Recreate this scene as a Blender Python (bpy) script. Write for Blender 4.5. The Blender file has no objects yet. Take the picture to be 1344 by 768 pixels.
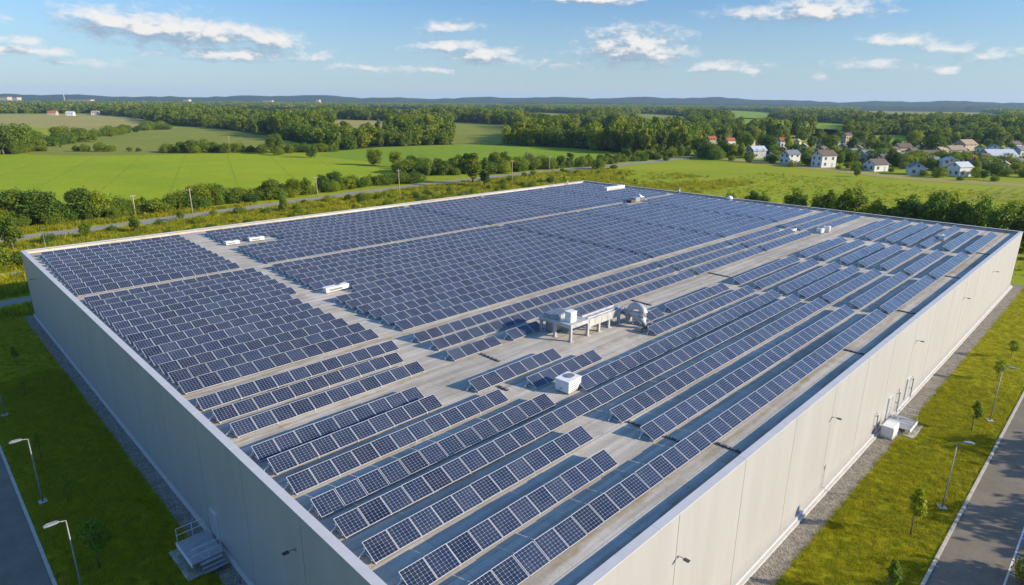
import bpy, bmesh, math, random
import numpy as np
from mathutils import Vector, Matrix

random.seed(7)
RNG = np.random.default_rng(11)
scene = bpy.context.scene
COL = scene.collection
R = math.radians

# ------------------------------------------------------------------ camera
# World frame: X along the panel rows (from the near corner), Y towards the rear long side, Z up.
FPX, CX, CY = 827.6, 672.0, 384.0
_v1 = Vector((1543.1 - CX, 140.26 - CY, FPX)).normalized()      # image direction of +X
_v2 = Vector((-186.34 - CX, 126.42 - CY, FPX)).normalized()     # image direction of +Y
_dn = _v1.cross(_v2).normalized()
if _dn.y < 0: _dn = -_dn
_v2 = _dn.cross(_v1).normalized()                                # keep the frame orthonormal
if _v2.z < 0: _v2 = -_v2
CAM = Vector((-11.58, -13.42, 29.6))
cam_d = bpy.data.cameras.new('camera'); cam = bpy.data.objects.new('camera', cam_d); COL.objects.link(cam)
cam_d.sensor_width = 36; cam_d.lens = FPX / 1344 * 36
cam_d.clip_start = 0.5; cam_d.clip_end = 30000
M = Matrix(((_v1.x, -_v1.y, -_v1.z), (_v2.x, -_v2.y, -_v2.z), (-_dn.x, _dn.y, _dn.z)))
cam.matrix_world = Matrix.Translation(CAM) @ M.to_4x4()
scene.camera = cam

def ray(px, py):
    p = Vector((px - CX, py - CY, FPX)).normalized()
    return Vector((p.dot(_v1), p.dot(_v2), -p.dot(_dn)))
def G(px, py, z=0.0):                      # the point of the plane z seen at a photograph pixel
    r = ray(px, py); t = (z - CAM.z) / r.z
    return CAM + r * t
def project(P):
    d = np.asarray(P) - np.array(CAM)
    x = d @ np.array((_v1.x, _v2.x, -_dn.x)); y = d @ np.array((_v1.y, _v2.y, -_dn.y)); zz = d @ np.array((_v1.z, _v2.z, -_dn.z))
    return CX + FPX * x / zz, CY + FPX * y / zz, zz
def height_at(base, py):                   # height of a vertical thing on the ground point base whose top is at row py
    lo, hi = 0.0, 80.0
    for _ in range(40):
        m = (lo + hi) / 2
        if project((base.x, base.y, m))[1] > py: lo = m
        else: hi = m
    return hi

# ------------------------------------------------------------------ sky, sun, exposure
SUN_EL = R(20.5)
SUN_DIR = Vector((0.53, -0.85, 0)).normalized()
S3 = Vector((SUN_DIR.x * math.cos(SUN_EL), SUN_DIR.y * math.cos(SUN_EL), math.sin(SUN_EL)))
world = bpy.data.worlds.new('World'); scene.world = world; world.use_nodes = True
wn, wl = world.node_tree.nodes, world.node_tree.links
wn.clear()
w_out = wn.new('ShaderNodeOutputWorld'); w_bg = wn.new('ShaderNodeBackground')
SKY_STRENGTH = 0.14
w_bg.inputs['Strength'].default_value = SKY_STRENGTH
sky = wn.new('ShaderNodeTexSky'); sky.sky_type = 'NISHITA'; sky.sun_disc = False
sky.sun_elevation = SUN_EL
sky.sun_rotation = math.atan2(SUN_DIR.x, SUN_DIR.y)
sky.altitude = 100; sky.air_density = 1.0; sky.dust_density = 0.0; sky.ozone_density = 6.0

def azel(px, py):
    r = ray(px, py)
    return math.atan2(r.y, r.x), math.asin(r.z)
CLOUDS = [  # px, py, half width, half height, weight
    (150, 28, 70, 19, 1.05), (215, 36, 90, 20, 1.15), (285, 45, 70, 15, 1.1), (352, 53, 48, 12, 1.1), (300, 71, 110, 8, .85),
    (412, 77, 18, 5, .7), (592, 36, 38, 9, .8), (590, 62, 60, 8, .85), (640, 72, 55, 9, .9), (830, 62, 75, 21, 1.0),
    (860, 76, 55, 11, .8), (808, 37, 50, 6, .6), (790, -2, 80, 9, 1.0), (1000, 17, 70, 9, .75), (1075, 14, 90, 15, 1.0), (1180, 15, 14, 4, .6),
    (1190, 54, 60, 8, .8), (1245, 61, 50, 7, .7), (14, 51, 40, 5, .75), (30, 66, 70, 7, .85), (0, 20, 18, 6, .6),
    (945, 88, 45, 8, .7), (990, 92, 28, 6, .65), (1140, 86, 50, 7, .65), (1245, 90, 26, 6, .6), (1078, 100, 16, 5, .5),
    (575, 92, 45, 4, .5), (480, 88, 60, 4, .5), (120, 82, 80, 5, .5), (1300, 72, 60, 10, .55), (740, 84, 60, 5, .45)]
cg = bpy.data.node_groups.new('cloud_density', 'ShaderNodeTree')
cg.interface.new_socket('P', in_out='INPUT', socket_type='NodeSocketVector')
cg.interface.new_socket('D', in_out='OUTPUT', socket_type='NodeSocketFloat')
gi = cg.nodes.new('NodeGroupInput'); go = cg.nodes.new('NodeGroupOutput')
def gm(op, a, b=None):
    n = cg.nodes.new('ShaderNodeMath'); n.operation = op
    for i, v in enumerate((a, b)):
        if v is None: continue
        if isinstance(v, (int, float)): n.inputs[i].default_value = v
        else: cg.links.new(v, n.inputs[i])
    return n.outputs[0]
def gv(op, a, b=None, out=0):
    n = cg.nodes.new('ShaderNodeVectorMath'); n.operation = op
    for i, v in enumerate((a, b)):
        if v is None: continue
        if isinstance(v, tuple): n.inputs[i].default_value = v
        else: cg.links.new(v, n.inputs[i])
    return n.outputs[out]
def gnoise(scale_vec, detail, rough, dist=0.0):
    s = gv('MULTIPLY', gi.outputs[0], scale_vec)
    n = cg.nodes.new('ShaderNodeTexNoise'); n.inputs['Scale'].default_value = 1; n.inputs['Detail'].default_value = detail
    n.inputs['Roughness'].default_value = rough; n.inputs['Distortion'].default_value = dist
    cg.links.new(s, n.inputs['Vector']); return n
nw = gnoise((9, 26, 0), 3, .5)
wv = gv('SUBTRACT', nw.outputs['Color'], (.5, .5, .5))
wv = gv('MULTIPLY', wv, (.055, .022, 0))
P2 = gv('ADD', gi.outputs[0], wv)
acc = None
for (px, py, hw, hh, wt) in CLOUDS:
    a, e = azel(px, py); a2, _ = azel(px + hw, py); _, e2 = azel(px, py - hh)
    v = gv('SUBTRACT', P2, (a, e, 0)); v = gv('MULTIPLY', v, (1 / max(abs(a2 - a), 1e-4), 1 / max(abs(e2 - e)*1.25, 1e-4), 0))
    l = gv('LENGTH', v, out=1)
    m = gm('MULTIPLY', gm('SUBTRACT', 1.32, l), wt)
    acc = m if acc is None else gm('MAXIMUM', acc, m)
nf = gnoise((40, 80, 0), 9, .62, .2)
acc = gm('MAXIMUM', acc, -.6)
d = gm('ADD', gm('MULTIPLY', acc, .85), gm('MULTIPLY', gm('SUBTRACT', nf.outputs['Fac'], .5), 2.1))
cg.links.new(d, go.inputs[0])
def wm(op, a, b=None, clamp=False):
    n = wn.new('ShaderNodeMath'); n.operation = op; n.use_clamp = clamp
    for i, v in enumerate((a, b)):
        if v is None: continue
        if isinstance(v, (int, float)): n.inputs[i].default_value = v
        else: wl.new(v, n.inputs[i])
    return n.outputs[0]
tc = wn.new('ShaderNodeTexCoord'); sx = wn.new('ShaderNodeSeparateXYZ'); wl.new(tc.outputs['Generated'], sx.inputs[0])
az = wm('ARCTAN2', sx.outputs['Y'], sx.outputs['X']); el = wm('ARCSINE', sx.outputs['Z'])
def cloudd(de, da=0.0):
    c = wn.new('ShaderNodeCombineXYZ'); wl.new(wm('ADD', az, da), c.inputs[0]); wl.new(wm('ADD', el, de), c.inputs[1])
    g = wn.new('ShaderNodeGroup'); g.node_tree = cg; wl.new(c.outputs[0], g.inputs[0]); return g.outputs[0]
D0 = cloudd(0); D1 = cloudd(.012, -.010)
mr = wn.new('ShaderNodeMapRange'); mr.interpolation_type = 'SMOOTHSTEP'
mr.inputs['From Min'].default_value = .0; mr.inputs['From Max'].default_value = 1.05; mr.inputs['To Max'].default_value = .95
wl.new(D0, mr.inputs['Value'])
lit = wm('ADD', wm('MULTIPLY', wm('SUBTRACT', D0, D1), 1.9), .36, True)
cmix = wn.new('ShaderNodeMix'); cmix.data_type = 'RGBA'
cmix.inputs['A'].default_value = (1.35, 1.72, 2.15, 1); cmix.inputs['B'].default_value = (3.9, 3.75, 3.6, 1)
wl.new(lit, cmix.inputs['Factor'])
smix = wn.new('ShaderNodeMix'); smix.data_type = 'RGBA'
hmix = wn.new('ShaderNodeMix'); hmix.data_type = 'RGBA'; hmix.inputs['B'].default_value = (1.8, 2.25, 2.6, 1)
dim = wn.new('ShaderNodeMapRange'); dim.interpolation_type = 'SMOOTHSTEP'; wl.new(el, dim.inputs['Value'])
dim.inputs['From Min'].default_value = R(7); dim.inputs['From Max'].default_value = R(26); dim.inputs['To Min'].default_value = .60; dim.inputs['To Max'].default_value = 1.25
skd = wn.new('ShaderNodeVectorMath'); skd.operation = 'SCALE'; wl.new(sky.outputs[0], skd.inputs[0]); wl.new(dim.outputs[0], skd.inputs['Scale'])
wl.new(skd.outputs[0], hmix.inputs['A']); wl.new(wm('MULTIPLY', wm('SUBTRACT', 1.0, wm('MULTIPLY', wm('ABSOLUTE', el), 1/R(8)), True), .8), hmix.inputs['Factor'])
wl.new(mr.outputs[0], smix.inputs['Factor']); wl.new(hmix.outputs['Result'], smix.inputs['A']); wl.new(cmix.outputs['Result'], smix.inputs['B'])
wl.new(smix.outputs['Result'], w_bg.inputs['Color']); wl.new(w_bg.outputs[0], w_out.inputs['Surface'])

sun_d = bpy.data.lights.new('sun', 'SUN'); sun_d.energy = 5.0; sun_d.angle = R(0.5); sun_d.color = (1.0, .87, .68)
sun = bpy.data.objects.new('sun', sun_d); COL.objects.link(sun)
sun.rotation_euler = S3.to_track_quat('Z', 'Y').to_euler(); sun.location = (60, -80, 90)

vs = scene.view_settings
scene.display_settings.display_device = 'sRGB'
vs.view_transform = 'Standard'; vs.look = 'None'; vs.gamma = 1; vs.exposure = 0.8; vs.use_curve_mapping = False
scene.cycles.volume_bounces = 0; scene.cycles.max_bounces = 6; scene.cycles.transparent_max_bounces = 8

# ------------------------------------------------------------------ helpers
def tag(o, label=None, cat=None, group=None, kind=None):
    if label: o['label'] = label
    if cat: o['category'] = cat
    if group: o['group'] = group
    if kind: o['kind'] = kind
    return o
def empty(name, loc=(0, 0, 0), rz=0, label=None, cat=None, group=None):
    o = bpy.data.objects.new(name, None); o.empty_display_size = .3; COL.objects.link(o)
    o.location = loc; o.rotation_euler = (0, 0, rz)
    return tag(o, label, cat, group)
def link(name, me, parent=None, loc=None):
    o = bpy.data.objects.new(name, me); COL.objects.link(o)
    if parent: o.parent = parent
    if loc is not None: o.location = loc
    return o
def copy_tree(o, parent=None):
    c = o.copy(); COL.objects.link(c)
    if parent: c.parent = parent
    for ch in list(o.children): copy_tree(ch, c)
    return c
class MB:
    """collects shapes and links them as ONE mesh object"""
    def __init__(s): s.v = []; s.f = []; s.m = []
    def quad(s, a, b, c, d, mi=0):
        n = len(s.v); s.v += [tuple(a), tuple(b), tuple(c), tuple(d)]; s.f.append((n, n+1, n+2, n+3)); s.m.append(mi)
    def poly(s, pts, mi=0):
        n = len(s.v); s.v += [tuple(p) for p in pts]; s.f.append(tuple(range(n, n+len(pts)))); s.m.append(mi)
    def box(s, x0, x1, y0, y1, z0, z1, mi=0, mat=None):
        n = len(s.v)
        P = [(x0,y0,z0),(x1,y0,z0),(x1,y1,z0),(x0,y1,z0),(x0,y0,z1),(x1,y0,z1),(x1,y1,z1),(x0,y1,z1)]
        if mat: P = [tuple(mat @ Vector(p)) for p in P]
        s.v += P
        for q in ((3,2,1,0),(4,5,6,7),(0,1,5,4),(1,2,6,5),(2,3,7,6),(3,0,4,7)):
            s.f.append(tuple(n+i for i in q)); s.m.append(mi)
    def bar(s, a, b, w, h=None, mi=0):
        a, b = Vector(a), Vector(b); h = h or w
        L = (b - a).length; q = (b - a).to_track_quat('X', 'Z').to_matrix().to_4x4(); q.translation = a
        s.box(0, L, -w/2, w/2, -h/2, h/2, mi, q)
    def tube(s, pts, rad, n=8, mi=0, cap=True):
        pts = [Vector(p) for p in pts]; rad = rad if isinstance(rad, (list, tuple)) else [rad]*len(pts)
        base = len(s.v)
        for i, p in enumerate(pts):
            t = (pts[min(i+1, len(pts)-1)] - pts[max(i-1, 0)]).normalized()
            up = Vector((0,0,1)) if abs(t.z) < .95 else Vector((1,0,0))
            u = t.cross(up).normalized(); w = t.cross(u).normalized()
            for k in range(n):
                a = 2*math.pi*k/n; s.v.append(tuple(p + (u*math.cos(a) + w*math.sin(a))*rad[i]))
        for i in range(len(pts)-1):
            for k in range(n):
                k2 = (k+1) % n
                s.f.append((base+i*n+k, base+i*n+k2, base+(i+1)*n+k2, base+(i+1)*n+k)); s.m.append(mi)
        if cap:
            s.f.append(tuple(base+k for k in range(n))[::-1]); s.m.append(mi)
            s.f.append(tuple(base+(len(pts)-1)*n+k for k in range(n))); s.m.append(mi)
    def mesh(s, name, mats, smooth=False):
        me = bpy.data.meshes.new(name); me.from_pydata(s.v, [], s.f)
        for m in (mats if isinstance(mats, (list, tuple)) else [mats]): me.materials.append(m)
        me.polygons.foreach_set('material_index', s.m)
        if smooth: me.polygons.foreach_set('use_smooth', [True]*len(s.f))
        me.update()
        bm = bmesh.new(); bm.from_mesh(me); bmesh.ops.recalc_face_normals(bm, faces=bm.faces); bm.to_mesh(me); bm.free()
        return me
    def build(s, name, mats, parent=None, smooth=False, loc=None, bevel=0):
        o = link(name, s.mesh(name, mats, smooth), parent, loc)
        if bevel:
            b = o.modifiers.new('bevel', 'BEVEL'); b.width = bevel; b.segments = 2; b.limit_method = 'ANGLE'
        return o
def quads_mesh(name, V, mats, flip=None):
    n = len(V); me = bpy.data.meshes.new(name)
    me.vertices.add(n*4); me.vertices.foreach_set('co', np.ascontiguousarray(V, dtype=np.float32).ravel())
    me.loops.add(n*4); me.loops.foreach_set('vertex_index', np.arange(n*4, dtype=np.int32))
    me.polygons.add(n); me.polygons.foreach_set('loop_start', np.arange(0, n*4, 4, dtype=np.int32))
    for m in mats: me.materials.append(m)
    me.update(calc_edges=True); me.validate(); return me
ORD = ['', 'first', 'second', 'third', 'fourth', 'fifth', 'sixth', 'seventh', 'eighth', 'ninth', 'tenth', 'eleventh', 'twelfth',
       'thirteenth', 'fourteenth', 'fifteenth', 'sixteenth', 'seventeenth', 'eighteenth', 'nineteenth', 'twentieth']
for k in range(1, 10): ORD.append('twenty-' + ORD[k])
for _t, _o in (('thirty', 'thirtieth'), ('forty', 'fortieth'), ('fifty', 'fiftieth'), ('sixty', 'sixtieth'), ('seventy', 'seventieth'), ('eighty', 'eightieth'), ('ninety', 'ninetieth')):
    ORD.append(_o)
    for k in range(1, 10): ORD.append(_t + '-' + ORD[k])
ORD.append('hundredth')
for _k in range(1, 60): ORD.append('hundred-and-' + ORD[_k])

# ------------------------------------------------------------------ materials
class NM:
    """small node-material builder"""
    def __init__(s, name, rough=.8, spec=.3, metal=0.0):
        s.mat = bpy.data.materials.new(name); s.mat.use_nodes = True
        s.n = s.mat.node_tree.nodes; s.l = s.mat.node_tree.links
        s.b = s.n['Principled BSDF']; s.b.inputs['Roughness'].default_value = rough
        s.b.inputs['Specular IOR Level'].default_value = spec; s.b.inputs['Metallic'].default_value = metal
        s.tc = s.n.new('ShaderNodeTexCoord')
    def co(s, scale=(1, 1, 1), which='Object', loc=(0, 0, 0)):
        m = s.n.new('ShaderNodeMapping'); m.inputs['Scale'].default_value = scale; m.inputs['Location'].default_value = loc
        s.l.new(s.tc.outputs[which], m.inputs['Vector']); return m.outputs[0]
    def pos(s, scale=(1, 1, 1)):
        g = s.n.new('ShaderNodeNewGeometry'); m = s.n.new('ShaderNodeMapping'); m.inputs['Scale'].default_value = scale
        s.l.new(g.outputs['Position'], m.inputs['Vector']); return m.outputs[0]
    def noise(s, scale, vec=None, detail=4, rough=.55, out='Fac', dist=0):
        n = s.n.new('ShaderNodeTexNoise'); n.inputs['Scale'].default_value = scale; n.inputs['Detail'].default_value = detail
        n.inputs['Roughness'].default_value = rough; n.inputs['Distortion'].default_value = dist
        if vec is not None: s.l.new(vec, n.inputs['Vector'])
        return n.outputs[out]
    def ramp(s, fac, stops):
        r = s.n.new('ShaderNodeValToRGB'); e = r.color_ramp.elements
        while len(e) < len(stops): e.new(.5)
        for i, (p, c) in enumerate(stops):
            e[i].position = p; e[i].color = (c, c, c, 1) if isinstance(c, (int, float)) else (*c, 1)
        s.l.new(fac, r.inputs[0]); return r.outputs[0]
    def mix(s, fac, a, b, mode='MIX'):
        m = s.n.new('ShaderNodeMix'); m.data_type = 'RGBA'; m.blend_type = mode
        for k, v in (('Factor', fac), ('A', a), ('B', b)):
            if isinstance(v, (int, float)): m.inputs[k].default_value = v
            elif isinstance(v, tuple): m.inputs[k].default_value = (*v, 1)
            else: s.l.new(v, m.inputs[k])
        return m.outputs['Result']
    def math(s, op, a, b=None, clamp=False):
        n = s.n.new('ShaderNodeMath'); n.operation = op; n.use_clamp = clamp
        for i, v in enumerate((a, b)):
            if v is None: continue
            if isinstance(v, (int, float)): n.inputs[i].default_value = v
            else: s.l.new(v, n.inputs[i])
        return n.outputs[0]
    def color(s, c):
        if isinstance(c, tuple): s.b.inputs['Base Color'].default_value = (*c, 1)
        else: s.l.new(c, s.b.inputs['Base Color'])
        return s
    def bump(s, h, strength=.3, dist=.05):
        n = s.n.new('ShaderNodeBump'); n.inputs['Strength'].default_value = strength; n.inputs['Distance'].default_value = dist
        s.l.new(h, n.inputs['Height']); s.l.new(n.outputs[0], s.b.inputs['Normal']); return s
def plain(name, c, rough=.6, spec=.3, metal=0.0, var=.12, scale=1.5):
    m = NM(name, rough, spec, metal); n = m.noise(scale, m.pos(), 5, .6)
    a = tuple(x*(1-var) for x in c); b = tuple(min(1, x*(1+var)) for x in c)
    m.color(m.ramp(n, [(.3, a), (.7, b)])); return m.mat

# roof membrane: beige-grey with stains, overlap seams and streaks along the rows
m = NM('roof_membrane', .85, .2)
p = m.pos()
base = m.ramp(m.noise(.35, p, 6, .65), [(.3, (.47, .425, .35)), (.7, (.60, .555, .475))])
streak = m.ramp(m.noise(1.0, m.pos((.06, 1.6, 1)), 5, .6), [(.38, (.36, .32, .26)), (.62, (1, 1, 1))])
base = m.mix(.45, base, streak, 'MULTIPLY')
dirt = m.ramp(m.noise(.22, p, 8, .7, dist=.6), [(.56, 0.0), (.74, .75)])
base = m.mix(dirt, base, (.27, .215, .13))
bk = m.n.new('ShaderNodeTexBrick'); m.l.new(p, bk.inputs['Vector']); bk.inputs['Scale'].default_value = 1.0
bk.inputs['Brick Width'].default_value = 7.5; bk.inputs['Row Height'].default_value = 1.6; bk.inputs['Mortar Size'].default_value = .012; bk.inputs['Mortar Smooth'].default_value = .2; bk.inputs['Bias'].default_value = .1
bk.inputs['Color1'].default_value = (.84, .84, .85, 1); bk.inputs['Color2'].default_value = (1.06, 1.05, 1.03, 1); bk.inputs['Mortar'].default_value = (.42, .40, .37, 1)
base = m.mix(1.0, base, bk.outputs['Color'], 'MULTIPLY')
fine = m.ramp(m.noise(9, p, 3, .6), [(.3, .82), (.7, 1.0)])
base = m.mix(1.0, base, fine, 'MULTIPLY')
sp = m.n.new('ShaderNodeSeparateXYZ'); m.l.new(p, sp.inputs[0])
sy = m.math('PINGPONG', sp.outputs['Y'], .8); seam = m.math('LESS_THAN', sy, .014)
sx_ = m.math('PINGPONG', sp.outputs['X'], 5.0); seam2 = m.math('LESS_THAN', sx_, .02)
seam = m.math('MULTIPLY', m.math('MAXIMUM', seam, seam2), .25)
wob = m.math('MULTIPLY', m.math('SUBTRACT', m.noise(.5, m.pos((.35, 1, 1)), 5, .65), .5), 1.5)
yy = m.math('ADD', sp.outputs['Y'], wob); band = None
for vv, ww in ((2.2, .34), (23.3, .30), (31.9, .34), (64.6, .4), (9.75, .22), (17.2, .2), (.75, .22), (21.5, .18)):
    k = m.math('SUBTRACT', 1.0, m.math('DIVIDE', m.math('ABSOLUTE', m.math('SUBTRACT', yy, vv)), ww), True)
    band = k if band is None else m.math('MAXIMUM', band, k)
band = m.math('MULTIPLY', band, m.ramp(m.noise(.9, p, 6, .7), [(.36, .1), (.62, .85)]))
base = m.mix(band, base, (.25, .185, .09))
pond = m.ramp(m.noise(.55, m.pos((.5, 1, 1)), 7, .7, dist=.8), [(.60, 0.0), (.66, .55), (.70, .3)])
base = m.mix(pond, base, (.21, .19, .155))
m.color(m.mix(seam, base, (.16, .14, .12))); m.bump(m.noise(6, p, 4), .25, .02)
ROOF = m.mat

m = NM('wall_panel_paint', .5, .35)
p = m.pos((.6, .6, .08)); c = m.ramp(m.noise(1, p, 6, .6), [(.3, (.315, .312, .302)), (.7, (.355, .352, .342))])
c = m.mix(m.ramp(m.noise(2.2, m.pos((1.4, 1.4, .05)), 4, .6), [(.58, 0.0), (.8, .35)]), c, (.27, .26, .24))
zz = m.n.new('ShaderNodeSeparateXYZ'); m.l.new(m.pos(), zz.inputs[0])
splash = m.math('SUBTRACT', 1.0, m.math('DIVIDE', zz.outputs['Z'], m.math('ADD', .5, m.math('MULTIPLY', m.noise(.9, m.pos((1, 1, 0)), 5, .7), 1.6))), True)
c = m.mix(m.math('MULTIPLY', splash, .55), c, (.20, .18, .145))
drip = m.ramp(m.noise(1.0, m.pos((2.6, 2.6, .03)), 6, .7), [(.60, 0.0), (.78, .5)])
c = m.mix(m.math('MULTIPLY', drip, m.ramp(m.math('DIVIDE', zz.outputs['Z'], 9.6), [(.55, 0.0), (1, 1.0)])), c, (.22, .215, .20))
w = m.n.new('ShaderNodeTexWave'); w.wave_type = 'BANDS'; w.bands_direction = 'Z'; w.inputs['Scale'].default_value = 2.2
m.l.new(m.pos(), w.inputs['Vector']); m.color(c); m.bump(w.outputs['Fac'], .05, .01)
WALL = m.mat
SEAL = plain('joint_seal', (.16, .155, .15), .9)
COPING = plain('coping_metal', (.46, .455, .45), .5, .4, 0.0, .06, .8)
PLINTH = plain('plinth_white', (.46, .445, .42), .6, .3, 0, .08)
ALU = plain('aluminium', (.72, .72, .72), .35, .5, .55, .06)
FRAME = plain('panel_frame', (.48, .48, .48), .4, .5, .15, .05)
GALV = plain('galvanised_steel', (.36, .37, .38), .42, .5, .6, .16, 2.5)
DUCT = plain('duct_cladding', (.40, .395, .38), .5, .4, .2, .22, 1.2)
WHITE = plain('white_casing', (.66, .65, .63), .5, .35, 0, .05)
POST = plain('post_grey', (.20, .21, .22), .5, .4, .3, .12, 2)
DARK = plain('dark_plastic', (.05, .05, .055), .55)
CONCRETE = plain('concrete', (.42, .40, .37), .9, .2, 0, .18, 3)
KERB = plain('kerb_stone', (.42, .39, .34), .9, .2, 0, .14, 2.5)
RUBBER = plain('cable_tray', (.09, .085, .07), .8, .2, 0, .3, 4)
WOOD = plain('weathered_wood', (.30, .24, .18), .9, .2, 0, .2, 2)
DOORM = plain('grey_door', (.33, .35, .37), .5, .4, 0, .05)
LINE = plain('road_paint', (.60, .58, .54), .8, .2, 0, .15, 4)

# photovoltaic glass with a cell grid (UV 0..1 over the panel)
m = NM('solar_cells', .16, .5)
uvn = m.tc.outputs['UV']
sp = m.n.new('ShaderNodeSeparateXYZ'); m.l.new(uvn, sp.inputs[0])
NU, NV = 6, 7
fu = m.math('PINGPONG', m.math('MULTIPLY', sp.outputs['X'], NU), .5); fv = m.math('PINGPONG', m.math('MULTIPLY', sp.outputs['Y'], NV), .5)
lu = m.math('LESS_THAN', fu, .030); lv = m.math('LESS_THAN', fv, .030)
dia = m.math('LESS_THAN', m.math('ADD', fu, fv), .12)
bus = m.math('LESS_THAN', m.math('PINGPONG', m.math('MULTIPLY', sp.outputs['X'], NU*3), .5), .035)
oi = m.n.new('ShaderNodeObjectInfo')
cell = m.ramp(oi.outputs['Random'], [(0, (.003, .008, .028)), (.4, (.006, .015, .042)), (.8, (.010, .020, .052)), (1, (.018, .030, .062))])
cell = m.mix(m.math('MULTIPLY', bus, .06), cell, (.42, .45, .50))
cell = m.mix(m.math('MULTIPLY', m.math('MAXIMUM', lu, lv), .36), cell, (.48, .52, .58))
cell = m.mix(m.math('MULTIPLY', dia, .55), cell, (.60, .63, .68))
dust = m.ramp(m.noise(1.1, m.pos(), 5, .65), [(.35, 0.0), (.8, .06)])
cell = m.mix(dust, cell, (.45, .42, .36))
m.color(cell); m.l.new(m.ramp(m.noise(2.5, m.pos(), 3), [(.3, .12), (.7, .26)]), m.b.inputs['Roughness'])
CELLS = m.mat; m.b.inputs['Coat Weight'].default_value = .0

def grass_mat(name, cols, s1=.05, s2=.6, s3=6, stripe=None, bump=.5):
    m = NM(name, .95, .08); p = m.pos()
    c = m.ramp(m.noise(s1, p, 5, .6), [(.32, cols[0]), (.68, cols[1])])
    c = m.mix(m.ramp(m.noise(s2, p, 6, .7), [(.42, 0.0), (.72, .75)]), c, cols[2])
    f = m.ramp(m.noise(s3, p, 5, .75), [(.28, .55), (.72, 1.25)]); c = m.mix(.85, c, f, 'MULTIPLY')
    if stripe:
        ang, pitch, width, col = stripe
        mp = m.n.new('ShaderNodeMapping'); mp.inputs['Rotation'].default_value = (0, 0, ang); m.l.new(p, mp.inputs['Vector'])
        q = m.n.new('ShaderNodeSeparateXYZ'); m.l.new(mp.outputs[0], q.inputs[0])
        yy = m.math('ADD', q.outputs['X'], m.math('MULTIPLY', m.noise(.15, p, 3), .8))
        k = m.math('LESS_THAN', m.math('PINGPONG', yy, pitch/2), width)
        k = m.math('MULTIPLY', k, m.ramp(m.noise(.08, p, 3), [(.35, .1), (.65, .7)]))
        c = m.mix(k, c, col)
    m.color(c); m.bump(m.noise(s3*1.3, p, 6, .8), bump*.6, .12); return m.mat
MEADOW = grass_mat('meadow_grass', [(.20, .27, .010), (.29, .33, .012), (.33, .31, .022)], .018, .12, 1.6)
LAWN = grass_mat('lawn_grass', [(.21, .24, .006), (.30, .285, .007), (.38, .30, .016)], .25, .9, 14)
CROP = grass_mat('crop_green', [(.195, .285, .006), (.285, .355, .008), (.325, .34, .014)], .012, .06, 1.2, (R(20), 21, .35, (.13, .20, .012)))
CROP2 = grass_mat('crop_mid_green', [(.16, .26, .012), (.21, .295, .014), (.24, .28, .022)], .012, .06, 1.2, (R(62), 18, .35, (.10, .17, .015)))
PASTURE = grass_mat('pasture_olive', [(.20, .22, .03), (.25, .255, .04), (.16, .20, .025)], .012, .07, .9, (R(-25), 26, .5, (.12, .14, .03)))
HAY = grass_mat('hay_field', [(.31, .27, .075), (.37, .315, .095), (.26, .25, .06)], .01, .06, .9, (R(35), 22, .6, (.22, .19, .07)))
ROUGH = grass_mat('rough_grass', [(.15, .205, .010), (.21, .245, .014), (.28, .26, .04)], .08, .35, 3.0)
m = NM('forest_floor', .95, .05); m.color(m.ramp(m.noise(.06, m.pos(), 5, .7), [(.3, (.022, .042, .010)), (.7, (.045, .075, .016))])); FLOOR = m.mat
m = NM('asphalt', .9, .15); p = m.pos()
c = m.ramp(m.noise(.5, p, 6, .7), [(.3, (.150, .130, .098)), (.7, (.21, .182, .140))])
c = m.mix(1.0, c, m.ramp(m.noise(25, p, 2, .6), [(.3, .75), (.7, 1.2)]), 'MULTIPLY'); m.color(c); m.bump(m.noise(40, p, 2), .3, .01); ASPHALT = m.mat
m = NM('old_road', .95, .1); p = m.pos()
m.color(m.ramp(m.noise(.35, p, 6, .7), [(.3, (.20, .185, .155)), (.7, (.31, .285, .24))])); OLDROAD = m.mat
m = NM('gravel', .95, .1); p = m.pos()
vo = m.n.new('ShaderNodeTexVoronoi'); vo.inputs['Scale'].default_value = 7; m.l.new(p, vo.inputs['Vector'])
c = m.ramp(vo.outputs['Color'], [(.1, (.12, .105, .08)), (.5, (.22, .195, .155)), (.9, (.36, .32, .26))])
m.color(m.mix(.35, c, m.ramp(m.noise(.8, p, 5), [(.3, (.12, .11, .09)), (.7, (.28, .255, .215))]))); m.bump(vo.outputs['Distance'], .7, .06); GRAVEL = m.mat

def leaf_mat(name, dark, mid, light):
    m = NM(name, .6, .2)
    g = m.n.new('ShaderNodeNewGeometry'); oi = m.n.new('ShaderNodeObjectInfo')
    a = m.ramp(g.outputs['Random Per Island'], [(0, dark), (.55, mid), (1, light)])
    t = m.ramp(oi.outputs['Random'], [(0, (.5, .68, .75)), (.35, (.9, .95, 1)), (.7, (1.1, 1.05, .85)), (1, (1.6, 1.35, .8))])
    c = m.mix(1.0, a, t, 'MULTIPLY'); m.color(c)
    tr = m.n.new('ShaderNodeBsdfTranslucent'); m.l.new(m.mix(1.0, c, (1.3, 1.35, .6), 'MULTIPLY'), tr.inputs['Color'])
    ms = m.n.new('ShaderNodeMixShader'); ms.inputs[0].default_value = .40
    m.l.new(m.b.outputs[0], ms.inputs[1]); m.l.new(tr.outputs[0], ms.inputs[2]); m.l.new(ms.outputs[0], m.n['Material Output'].inputs['Surface'])
    return m.mat
LEAF = leaf_mat('broad_leaves', (.060, .105, .010), (.105, .160, .013), (.165, .210, .018))
LEAF2 = leaf_mat('bright_leaves', (.095, .150, .010), (.145, .205, .013), (.210, .250, .020))
LEAFG = leaf_mat('silver_leaves', (.09, .115, .06), (.14, .165, .09), (.19, .21, .12))
FORESTL = leaf_mat('forest_leaves', (.080, .125, .010), (.145, .195, .014), (.225, .255, .020))
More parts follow.
